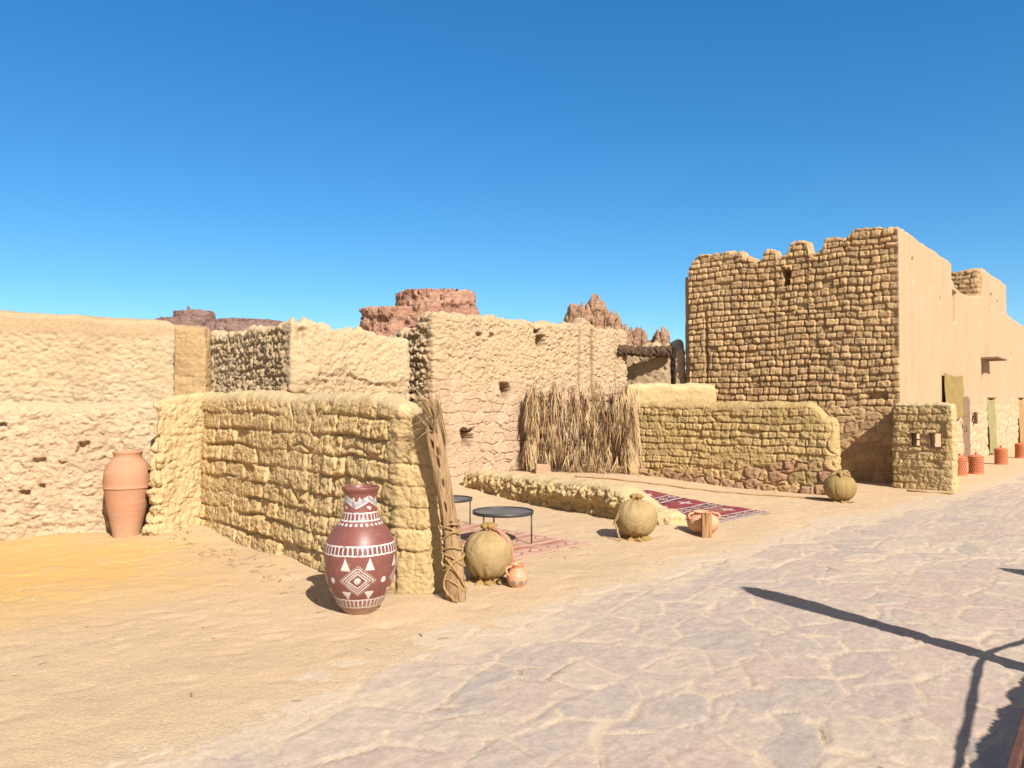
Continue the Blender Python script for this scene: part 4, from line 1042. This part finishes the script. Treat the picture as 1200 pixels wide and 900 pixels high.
for (pz, pa, pw, ph) in ((1.50, -1.3, .28, .07), (1.36, -1.75, .3, .05), (1.18, -1.25, .35, .05), (1.10, -1.55, .25, .06), (.93, -1.35, .25, .045), (.74, -1.7, .2, .05), (.60, -1.2, .25, .04), (1.24, -1.9, .2, .04)):
    dth = ((th-pa+PI) % (2*PI))-PI; pit = np.maximum(pit, np.exp(-(dth/pw)**2-((Zt-pz)/ph)**2)*(1+.3*fur))
rr_ = rr_-.4*sst(pit, .35, .7)
flare = 1+.15*sst(Zt, .5, 0)
V = np.stack([ax+rx*rr_*flare*np.cos(th), ay+ry*rr_*flare*np.sin(th), Zt], -1)
npmesh('trunk', V, grid_q(nr_, nc_, True), M['trunk'], tr, {'tint': sst(pit, .45, .75)})
mb = MB()
def ringrope(z, til, r=.011, extra=0):
    kk = z/1.66; cx = .03-.20*kk+.02*math.sin(kk*5); cy = 0
    a = np.linspace(0, 2*PI*(1+extra), 46)
    return [(cx+(.080-.010*kk)*(1+.15*max(0, 1-z/.5))*math.cos(q), cy+(.074-.012*kk)*math.sin(q), z+til*math.cos(q)+.01*math.sin(q*3)) for q in a]
for (z, ti) in ((.60, .02), (.57, -.03), (.53, .04), (.34, -.05), (.30, .06), (.24, -.07), (.14, -.06), (.42, .0)): braid(ringrope(z, ti), .008, mb)
braid(interp3([(.02, -.078, .33), (-.045, -.078, .22), (-.06, -.076, .12), (-.01, -.092, .05), (.05, -.11, .012)], 40), .008, mb)
braid(interp3([(-.05, -.072, .35), (.05, -.084, .22), (.10, -.055, .12)], 40), .008, mb)
mb.build('rope_binding', M['straw'], tr, True)
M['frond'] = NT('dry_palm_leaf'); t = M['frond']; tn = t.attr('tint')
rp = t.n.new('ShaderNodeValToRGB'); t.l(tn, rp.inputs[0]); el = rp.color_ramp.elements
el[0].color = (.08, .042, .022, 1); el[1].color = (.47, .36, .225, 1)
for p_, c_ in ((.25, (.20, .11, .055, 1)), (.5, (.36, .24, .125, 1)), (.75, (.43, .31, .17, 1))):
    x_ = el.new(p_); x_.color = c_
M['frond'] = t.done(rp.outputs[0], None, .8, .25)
def strip(mb, pts, w, t_, wd=(1, 0, 0)):
    pts = np.asarray(pts); m = len(pts); wd = np.asarray(wd, float); vs = []; fs = []
    for i in range(m):
        ww = w*min(1, (m-1-i)/(m-1)*2+.12)*.5; vs += [pts[i]-wd*ww, pts[i]+wd*ww]
    for i in range(m-1): fs.append((2*i, 2*i+1, 2*i+3, 2*i+2))
    mb.add(vs, fs, [t_]*len(vs))
mb = MB()
for i in range(190):
    a = random.uniform(-1, 1); b_ = random.uniform(-1, 1); z0 = 1.44+random.uniform(-.12, .06); ln = random.uniform(.14, .30)
    x0 = -.14+.03*a; y0 = -.02+.03*b_
    s0 = random.gauss(-.30, .22); cz = 1.0
    if i % 8 == 0: s0 = random.uniform(-1.1, -.6); cz = .25
    p = [(x0+s0*ln*k_+(.05*a*k_), y0+.10*b_*k_*2-.03*k_, z0+ln*cz*k_-(.12 if i % 8 == 0 else .03)*k_*k_) for k_ in np.linspace(0, 1, 5)]
    strip(mb, p, .0055, random.uniform(.6, 1.0), (math.cos(i), math.sin(i), 0))
for i in range(50):
    z0 = 1.50; ln = random.uniform(.2, .36); a = random.uniform(-1, 1)
    p = [(-.12+.07*k_+.02*a, -.03-.035*k_*a, z0+.06-ln*k_) for k_ in np.linspace(0, 1, 4)]; strip(mb, p, .01, random.uniform(.4, .9), (math.cos(i), math.sin(i), 0))
mb.build('leaf_tuft', M['frond'], tr)

# palm-frond screen ---------------------------------------------------------
s0, s1 = np.array([.30, 15.75]), np.array([2.46, 15.42])
es = (s1-s0)/np.linalg.norm(s1-s0); ns = np.array([es[1], -es[0]]); Ls = float(np.linalg.norm(s1-s0)); zg = .14
scr = empty('palm_frond_screen', tuple((s0+s1)/2)+(zg,), 'screen of dry brown palm fronds between the pink stone wall and the footed low wall', 'screen')
so = np.array(scr.location)
def spt(u, z, out): p = s0+es*u+ns*out; return np.array([p[0], p[1], z])-so
def fronds(nb_, lo, hi, tl_, th_, outr, wmax, spread):
    # each leaf: a bundle of leaflets hanging from a short bent rib and fanning out
    mb = MB()
    for i in range(nb_):
        u0 = random.uniform(-.02, Ls+.02); top_ = 1.90+.05*math.sin(u0*5)+random.uniform(-.08, .07)-.12*(u0 > Ls-.5)
        z0 = min(zg+random.uniform(lo, hi), top_); o0 = random.uniform(*outr); lean = random.gauss(0, .09); tone = random.uniform(tl_, th_); L_ = random.uniform(.25, .6)
        for q in range(random.randint(9, 16)):
            a = random.uniform(-1, 1); s_ = random.uniform(0, .55)*L_; ln = L_*random.uniform(.45, 1.0); sw = lean+spread*a
            zs_ = z0-s_; us_ = u0+lean*s_; ze = max(zs_-ln, zg-.01+random.uniform(0, .04)); hit = zs_-ln < zg
            curl = random.gauss(0, .05); oo = o0+random.uniform(0, .05)
            p = [spt(us_+sw*(zs_-ze)*k_+curl*math.sin(k_*3.1)*k_+(.1*a*k_*k_ if hit else 0), zs_+(ze-zs_)*k_, oo+.07*math.sin(k_*PI)+(.16*random.random()*k_**3 if hit else .03*k_*k_)) for k_ in np.linspace(0, 1, 6)]
            b_ = random.uniform(0, PI); strip(mb, p, random.uniform(.006, wmax), min(1, max(0, tone+random.uniform(-.22, .22))), (math.cos(b_)*es[0]+.6*ns[0]*math.sin(b_), math.cos(b_)*es[1]+.6*ns[1]*math.sin(b_), .2*math.sin(b_)))
        if i % 3 == 0:
            for q in range(5):
                zt = min(z0+random.uniform(-.1, .08), top_-.02); sw = random.gauss(0, .5); ln = random.uniform(.06, .2)
                if zt < 1.6: continue
                p = [spt(u0+sw*ln*k_, zt+ln*k_-.1*abs(sw)*k_*k_, o0+.04+.05*k_) for k_ in np.linspace(0, 1, 4)]; strip(mb, p, .01, max(0, tone*.7), (es[0], es[1], 0))
    return mb
fronds(190, .5, 1.85, .0, .22, (-.10, -.02), .024, .14).build('under_fronds', M['frond'], scr)  # inner layer in darker tones: shade of the gaps put into the leaf colour
fronds(250, .45, 1.9, .08, .80, (.0, .10), .018, .17).build('outer_fronds', M['frond'], scr)
mb = MB()
for i in range(420):
    u = Ls+random.gauss(-.06, .06) if i % 3 else random.gauss(.12, .05); z_ = zg+random.uniform(.3, 1.75); ln = random.uniform(.4, .9); zb_ = max(z_-ln, zg)
    p = [spt(u+.10*k_*random.random(), z_+(zb_-z_)*k_, .11+.04*math.sin(k_*PI)+(.05*k_ if zb_ <= zg else 0)) for k_ in np.linspace(0, 1, 5)]
    strip(mb, p, .016, random.uniform(.45, .85), (es[0], es[1], 0))
mb.build('edge_fronds', M['frond'], scr)
M['pole'] = plain('pale_palm_rib', (.43, .30, .15), .85, .2, .25, 10, .4, (1, 1, .2))
for u in (.17, 1.1, Ls-.07):
    mb = MB(); mb.tube([spt(u+.01*math.sin(i), zg-.05+i*.2, .10 if u != 1.1 else -.05) for i in range(10)], .022, 8, True, 0, .1); mb.build('pole', M['pole'], scr, True)
for z_ in (.6, 1.5):
    mb = MB(); mb.tube([spt(i*Ls/8, zg+z_+.01*math.sin(i*2), -.06) for i in range(9)], .018, 8, True, 0, .1); mb.build('cross_rib', M['pole'], scr, True)
o = MB(); bl = (.62, 15.38, .15)
o.box((bl[0], bl[1], bl[2]+.11), (.30, .2, .24), .2, jit=.03)
tag(o.build('clay_block', M['terra_dull'], None, False, bl, bevel=.03), 'pinkish clay block at the foot of the palm frond screen', 'block')

mb = MB()
for i in range(420):
    if i % 3 == 0: x, y = random.gauss(1.3, .9), random.gauss(15.0, .35)
    elif i % 3 == 1: x, y = random.uniform(-6, 3), random.uniform(4, 12.5)
    else: k_ = random.random(); x, y = W0[0]+(W1[0]-W0[0])*k_-.25+random.gauss(0, .12), W0[1]+(W1[1]-W0[1])*k_-.25+random.gauss(0, .12)
    if float(road_q(x, y)[0]) > .0: continue
    a = random.uniform(0, PI); ln = random.uniform(.03, .12); z = max(float(gz(np.array(x), np.array(y))), .004)+.006
    strip(mb, [(x+ln*(k_-.5)*math.cos(a), y+ln*(k_-.5)*math.sin(a), z+.008*math.sin(k_*PI)) for k_ in (0, .33, .66, 1)], .008, random.uniform(.15, .9), (-math.sin(a), math.cos(a), .2))
tag(mb.build('straw_litter', M['frond']), 'bits of dry palm straw strewn over the sand', 'straw', kind='stuff')

# perforated terracotta lanterns along the plastered side -----------------------
t = NT('perforated_clay'); h_ = t.attr('tint'); n = t.noise(20, 4)
c = t.mix(h_, t.mix(t.ramp(n, .3, .7), (.37, .115, .055), (.43, .155, .08)), (.08, .025, .014)); M['perf'] = t.done(c, t.bump(n, .2, .004), .8, .2)
def lantern_proto():
    root = empty('clay_lantern', (0, 0, 0), 'x', 'clay lantern', 'perforated clay lanterns along the plastered side')
    def at(TH, r, z):
        rowz = z/.05; ri = np.floor(rowz); f = (TH/(2*PI)*18+.5*(ri % 2)) % 1
        h = (np.hypot((f-.5)*2*PI*.15/18, (rowz-ri-.5)*.05) < .0125) & (z > .05) & (z < .35) & (r > .12)
        return {'tint': h*1.0}
    def fn(T, r, z):
        rowz = z/.05; ri = np.floor(rowz); f = (T/(2*PI)*18+.5*(ri % 2)) % 1
        h = (np.hypot((f-.5)*2*PI*.15/18, (rowz-ri-.5)*.05) < .0125) & (z > .05) & (z < .35) & (r > .12)
        return r-.01*h, z
    dense_lathe('drum', [(0, 0), (.145, 0), (.152, .004), (.155, .03), (.150, .05), (.146, .2), (.149, .36), (.154, .375), (.15, .39), (.1, .392), (0, .392)], 90, 144, M['perf'], root, fn, None, attrs=at)
    l_ = dense_lathe('lid', [(.148, .392), (.155, .40), (.12, .425), (.06, .445), (0, .448)], 20, 48, M['terra_red'], root)
    dense_lathe('knob', [(.012, .443), (.018, .46), (.032, .478), (.02, .498), (0, .502)], 14, 24, M['terra_red'], l_)
    return root
def copy_tree(o, parent=None):
    c = o.copy(); COL.objects.link(c)
    if parent is not None: c.parent = parent
    for ch in list(o.children): copy_tree(ch, c)
    return c
lp = lantern_proto()
spots = [((10.32, 17.12), 'perforated clay lantern nearest the small windowed wall, fully in view'), ((12.55, 19.75), 'middle clay lantern, in front of the olive door curtain'),
         ((14.65, 22.15), 'farthest clay lantern, at the right edge of the photo'), ((9.72, 16.72), 'clay lantern mostly hidden behind the small windowed wall')]
for i, (p, lb) in enumerate(spots):
    o = lp if i == 0 else copy_tree(lp); o.location = (p[0], p[1], .004); o.rotation_euler.z = i*.7; o['label'] = lb

# cloth curtains -----------------------------------------------------------------
def curtain(name, t0, t1, zt, zb, out, label, mat, folds, sag=.05):
    nu, nv = 90, 60
    vv, uu = np.meshgrid(np.linspace(0, 1, nv), np.linspace(0, 1, nu), indexing='ij')
    amp = (.02+.05*vv)*min(1, max(.25, abs(out)*6+.2*(out < 0)*5))
    o_ = out+amp*np.sin(uu*folds*2*PI+1.5*np.sin(vv*2+uu*4))+.03*fbm(uu*3, vv*3, 0, 2, 3)
    z = zt+(zb-zt)*vv-sag*np.sin(uu*PI)*(1-vv)+.05*np.sin(uu*7)*vv
    T = t0+(t1-t0)*uu+.06*vv*(uu-.5)
    X = Cc[0]+dfx[0]*T+nF[0]*o_; Y = Cc[1]+dfx[1]*T+nF[1]*o_
    V = np.stack([X, Y, z], -1).reshape(-1, 3); th_ = np.array([nF[0], nF[1], 0])*.012; N = len(V)
    Q = grid_q(nv, nu); idx = np.arange(N).reshape(nv, nu); ring = np.r_[idx[0, :], idx[1:, -1], idx[-1, -2::-1], idx[-2:0:-1, 0]]; r2 = np.roll(ring, -1)
    o = npmesh(name, np.concatenate([V+th_, V]), np.concatenate([Q, Q[:, ::-1]+N, np.stack([ring, ring+N, r2+N, r2], -1)]), mat, None, None, True, tuple(fp((t0+t1)/2, zt, out)))
    tag(o, label, 'curtain'); return o
M['olive'] = burlap('olive_curtain', (.27, .195, .075), (.31, .225, .095))
M['sage'] = burlap('sage_curtain', (.265, .235, .115), (.30, .265, .14))
M['tan'] = burlap('tan_curtain', (.33, .21, .10), (.36, .235, .12))
curtain('awning_cloth', 3.8, 6.15, 2.30, 1.25, .045, 'olive cloth hanging high on the plastered side, above the small windowed wall', M['olive'], 4)
curtain('door_curtain', 10.35, 11.95, 1.72, .03, -.05, 'sage green curtain hanging in the doorway behind the middle clay lantern', M['sage'], 5)
curtain('door_curtain', 17.1, 18.9, 1.75, .03, -.05, 'tan curtain in the farthest doorway at the right edge', M['tan'], 5)

# ------------------------------------------------------------------ wooden bench, rail fence and posts at the right edge
M['wood_red'] = plain('reddish_worn_wood', (.10, .045, .034), .7, .25, .5, 8, .5, (1, 1, 1))
M['wood_dark'] = plain('dark_woven_seat', (.045, .022, .024), .8, .2, .5, 22, .8)
bd = np.array([.62, .785]); bn = np.array([.785, -.62]); bo = np.array([1.475, 2.33])
rzb = math.atan2(bd[1], bd[0])
bc = bo+bd*.05+bn*.25
bench = empty('wooden_bench', (bc[0], bc[1], 0), 'dark wooden bench corner with a worn reddish edge at the bottom right', 'bench')
def bpt(a, b_, z): p = bo+bd*a+bn*b_-bc; return (p[0], p[1], z)
mb = MB(); mb.box(bpt(.0, .015, .47), (1.30, .03, .05), rzb, jit=.003); mb.box(bpt(.0, .478, .47), (1.30, .045, .06), rzb, jit=.003)
mb.box(bpt(.628, .25, .47), (.045, .41, .06), rzb, jit=.003); mb.box(bpt(-.628, .25, .47), (.045, .41, .06), rzb, jit=.003); mb.build('seat_frame', M['wood_red'], bench, bevel=.006)
mb = MB()
for i in range(24): mb.box(bpt(-.58+.05*i, .25, .468+.006*math.sin(i*2.3)), (.046, .405, .03), rzb, jit=.004)
mb.build('seat', M['wood_dark'], bench, bevel=.006)
for (a, b_) in ((.6, .05), (.6, .45), (-.6, .05), (-.6, .45)):
    mb = MB(); mb.box(bpt(a, b_, .22), (.06, .06, .44), rzb); mb.build('leg', M['wood_red'], bench, bevel=.005)
SH = np.array([-.589, 1.137])             # shadow shift on the ground per metre of height
M['postwood'] = plain('grey_palm_post', (.25, .17, .10), .95, .1, .35, 12, .6, (1, 1, .2))
def post(tip, h, label):
    b_ = np.array(tip)-SH*h
    root = empty('palm_post', (b_[0], b_[1], 0), label, 'post', 'palm posts beside the road')
    mb = MB(); pts = []; rad = []
    for i in range(22):
        k_ = i/21; pts.append((.03*math.sin(k_*4), .0, h*k_)); rad.append((.088 if k_ < .60 else .088+.045*math.sin((k_-.60)/.4*PI*.75) if k_ < .97 else .035)*(1+.06*math.sin(i*2.7)))
    mb.tube(pts, rad, 12, True, 0, .08); mb.build('trunk', M['postwood'], root, True)
    mb = MB(); mb.tube([(.02+.075*math.cos(a), .075*math.sin(a), .9+.02*math.sin(a)) for a in np.linspace(0, 4*PI, 40)], .012, 6); mb.build('rope_binding', M['straw'], root, True)
    return b_
pb1 = post((2.02, 6.66), 2.6, 'tall palm post beside the bench, whose long shadow crosses the paving')
post((4.72, 7.42), 2.6, 'second palm post farther along the road, just out of frame')
rail0 = np.array([2.29, 2.03]); rail1 = pb1+np.array([0, .0]); rail2 = pb1+np.array([.90, .85])
rc = (rail0+rail1)/2
fen = empty('palm_rail_fence', (rc[0], rc[1], 0), 'rail fence of upright palm sticks shading the paving at the lower right', 'fence')
mb = MB(); mb.tube(np.array(interp3([(*(rail0-rc), .95), (*((rail0+rail1)/2-rc), .985), (*(rail1-rc), 1.02), (*((rail1+rail2)/2-rc+np.array([.07, -.06])), 1.02), (*(rail2-rc), 1.05)], 30)), [.017+.003*math.sin(i*1.7) for i in range(30)], 10, True, 0, .06)
mb.build('rail', M['postwood'], fen, True)
mb = MB()
for i in range(90):
    k_ = i/89; p = rail0+(rail1-rail0)*k_-rc+np.array([.03, -.02]); h = .925-.09*k_*k_+.006*math.sin(i*.5)+.035*(hsh(i//9, 1, 0, 4)-.5)+random.uniform(-.004, .004)
    mb.tube([(p[0], p[1], 0), (p[0]+random.uniform(-.01, .01), p[1], h)], .028, 6)
mb.build('stick_panel', M['postwood'], fen, True)

# ------------------------------------------------------------------ distant rocks
def rock(name, lumps, mat, seed, na=220, nz=90, strata=.05, crack=.06, origin=(0, 0, 0), blk=3.0, peak=0):
    Vs = []; Qs = []; N = 0
    for (cx, cy, rx, ry, h, taper, pw) in lumps:
        th = np.linspace(0, 2*PI, na, endpoint=False)[None, :]; k_ = np.linspace(0, 1, nz)[:, None]
        side = np.minimum(k_/.82, 1); top = np.clip((k_-.82)/.18, 0, 1)
        f = (1-taper*side**pw)*(1-top)
        if peak: f = (1-taper*k_**pw)*np.sqrt(np.clip(1-k_**peak, 0, 1)); side = k_; top = sst(k_, .9, 1)
        z = h*side+0*th
        px_ = th*max(rx, ry)+cx*3; big = .13*fbm(np.cos(th)*1.6+cx*.3, np.sin(th)*1.6, z/h*1.2, 3, seed+3)
        bs = blk*(1+.5*fbm(px_/blk*.3, z/blk*.3, 0, 2, seed)); zz_ = z+.3*blk*fbm(px_/blk*.5, z/blk*.5, 3, 3, seed+6)
        p1_, r1_ = pstone(px_, zz_, blk*1.3, blk*.8, .2, seed, .25*blk, .8); p2_, r2_ = pstone(px_, zz_, blk*.45, blk*.33, .3, seed+5, .1*blk, .9)
        dd = crack*((r1_-.5)*1.5+.7*(p1_-1))+crack*.35*((r2_-.5)+(p2_-1)*.8)+crack*.5*fbm(px_/blk*1.5, 0*z+cx, z/blk*.4, 4, seed+2)+strata*(np.floor(zz_/blk*.9) % 2-.5)
        rr_ = f*(1+(dd+big)*(1-top))
        X = cx+rx*rr_*np.cos(th); Y = cy+ry*rr_*np.sin(th)
        Z = z+h*.05*fbm(X/rx*3, Y/ry*3, 0, 4, seed+4)*np.minimum(1, side)*(.3+.7*top)*1.4
        V = np.stack([X, Y, Z+0*X], -1).reshape(-1, 3); Vs.append(V); Qs.append(grid_q(nz, na, True)+N); N += len(V)
    o = npmesh(name, np.concatenate(Vs), np.concatenate(Qs), mat, None, None, True, origin); tag(o, kind='structure'); return o
def rockmat(name, c1, c2, zs):
    t = NT(name); n = t.noise(.5*zs, 5, .65); lay = t.noise(.35*zs, 5, .7, t.mapping((.15, .15, 2.2))); n2 = t.noise(3*zs, 6, .7)
    c = t.mix(t.ramp(lay, .35, .65), c1, c2); c = t.mix(t.ramp(n, .45, .8), c, mul(c1, .6))
    return t.done(c, t.bump(n2, .9, .4/zs, t.bump(lay, .8, .8/zs)), .95, .1)
M['redrock'] = rockmat('red_sandstone', (.44, .26, .19), (.36, .19, .135), 1.0)
M['palerock'] = rockmat('pale_sandstone', (.38, .245, .165), (.31, .18, .12), 2.0)
M['farrock'] = rockmat('far_sandstone', (.27, .175, .155), (.22, .135, .12), .25)
rock('mesa', [(-11.9, 122, 6.9, 7, 19.0, .12, 1.5), (-17.6, 121, 6.6, 6, 16.3, .10, 1.3)], M['redrock'], 3, strata=.03, crack=.09, origin=(-14, 122, 0), blk=2.6)
rock('far_mesa', [(-168, 400, 40, 34, 45, .55, .8), (-165, 398, 17, 14, 49.0, .4, 1.2), (-168, 398, 1.2, 1.2, 51.0, .3, 1), (-142, 402, 42, 30, 44, .45, .9)], M['farrock'], 8, origin=(-160, 400, 0), blk=9, crack=.06)
def jag(env, n, seed, r0, r1, y0):
    rr = random.Random(seed); out = []
    for i in range(n):
        x = env[0][0]+(env[-1][0]-env[0][0])*(i+.5)/n+rr.uniform(-.15, .15)
        h = float(np.interp(x, [e_[0] for e_ in env], [e_[1] for e_ in env]))-rr.choice([0, .1, .25, .5])
        r_ = rr.uniform(r0, r1); out.append((x, y0+rr.uniform(-.3, .6), r_, r_*1.2, h, rr.uniform(.02, .2), rr.uniform(2, 5)))
    return out
rock('rock_outcrop', jag([(4.75, 9.25), (5.2, 9.45), (5.9, 9.5), (6.3, 9.95), (7.1, 9.75), (7.6, 9.0), (8.4, 8.2), (9.0, 7.3)], 17, 4, .38, .8, 60)+[(6.2, 61, 2.2, 1.4, 8.7, .1, 2), (7.6, 61, 1.6, 1.2, 7.8, .2, 2)], M['palerock'], 12, 90, 80, .02, .26, (6.2, 60, 0), .55, 14)
rock('rock_outcrop', jag([(9.0, 7.0), (9.3, 7.4), (10.2, 7.5), (10.5, 7.2)], 6, 9, .3, .5, 60)+jag([(11.3, 7.4), (11.9, 7.55), (12.2, 7.2)], 4, 5, .3, .45, 60)+[(10.7, 61, 2.2, 1.2, 6.6, .1, 2), (12.4, 61, 1.0, 1.0, 6.3, .2, 1.3)], M['palerock'], 15, 90, 80, .02, .22, (10.8, 60, 0), .5, 16)

# ------------------------------------------------------------------ light, sky, camera
EL = R(38.0); TS = np.array([.46, -.888])              # towards the sun, on the ground
w = bpy.data.worlds.new('World'); scene.world = w; w.use_nodes = True
nt = w.node_tree; nt.nodes.clear()
sky = nt.nodes.new('ShaderNodeTexSky'); sky.sky_type = 'NISHITA'; sky.sun_disc = False
sky.sun_elevation = EL; sky.sun_rotation = math.atan2(TS[0], TS[1])
sky.altitude = 700; sky.air_density = 1.0; sky.dust_density = .0; sky.ozone_density = 1.5
bg = nt.nodes.new('ShaderNodeBackground'); bg.inputs[1].default_value = .114
ow = nt.nodes.new('ShaderNodeOutputWorld'); hs = nt.nodes.new('ShaderNodeHueSaturation'); hs.inputs['Saturation'].default_value = 1.58
gm = nt.nodes.new('ShaderNodeGamma'); gm.inputs[1].default_value = .75; nt.links.new(sky.outputs[0], gm.inputs[0]); nt.links.new(gm.outputs[0], hs.inputs['Color'])
mt = nt.nodes.new('ShaderNodeMix'); mt.data_type = 'RGBA'; mt.blend_type = 'MULTIPLY'; mt.inputs[0].default_value = 1; mt.inputs[7].default_value = (.66, .98, 1.14, 1)
nt.links.new(hs.outputs[0], mt.inputs[6])
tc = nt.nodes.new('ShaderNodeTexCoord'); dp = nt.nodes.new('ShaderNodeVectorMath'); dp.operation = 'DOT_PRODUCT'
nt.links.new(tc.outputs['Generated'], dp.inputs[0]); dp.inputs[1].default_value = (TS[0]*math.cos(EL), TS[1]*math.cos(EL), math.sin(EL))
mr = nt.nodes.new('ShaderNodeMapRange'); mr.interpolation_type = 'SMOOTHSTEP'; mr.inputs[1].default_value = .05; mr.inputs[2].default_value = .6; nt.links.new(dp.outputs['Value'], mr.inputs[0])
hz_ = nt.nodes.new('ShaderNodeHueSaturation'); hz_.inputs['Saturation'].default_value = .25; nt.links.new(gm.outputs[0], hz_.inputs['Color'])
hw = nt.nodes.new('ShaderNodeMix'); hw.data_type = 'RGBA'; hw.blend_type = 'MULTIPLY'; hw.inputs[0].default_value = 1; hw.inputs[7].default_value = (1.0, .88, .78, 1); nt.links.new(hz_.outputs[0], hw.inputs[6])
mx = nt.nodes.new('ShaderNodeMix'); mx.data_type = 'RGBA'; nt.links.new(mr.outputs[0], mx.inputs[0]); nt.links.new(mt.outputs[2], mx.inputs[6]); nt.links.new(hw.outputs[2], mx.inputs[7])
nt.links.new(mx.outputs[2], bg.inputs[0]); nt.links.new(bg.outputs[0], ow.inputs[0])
sun = bpy.data.lights.new('sun', 'SUN'); sun.energy = 5.0; sun.angle = R(.55); sun.color = (1.0, .94, .83)
so_ = bpy.data.objects.new('sun', sun); COL.objects.link(so_)
so_.rotation_euler = (PI/2-EL, 0, math.atan2(TS[1], TS[0])+PI/2); so_.location = (10, -15, 20)
cam = bpy.data.cameras.new('camera'); cam.sensor_width = 36; cam.lens = 27; cam.clip_end = 3000; cam.clip_start = .05
co_ = bpy.data.objects.new('camera', cam); COL.objects.link(co_); co_.location = (0, 0, 1.6); co_.rotation_euler = (R(90+1.4), 0, 0)
scene.camera = co_
vs_ = scene.view_settings; vs_.view_transform = 'Standard'; vs_.look = 'None'; vs_.exposure = .82; vs_.gamma = 1; vs_.use_curve_mapping = False
scene.cycles.max_bounces = 6; scene.cycles.diffuse_bounces = 4
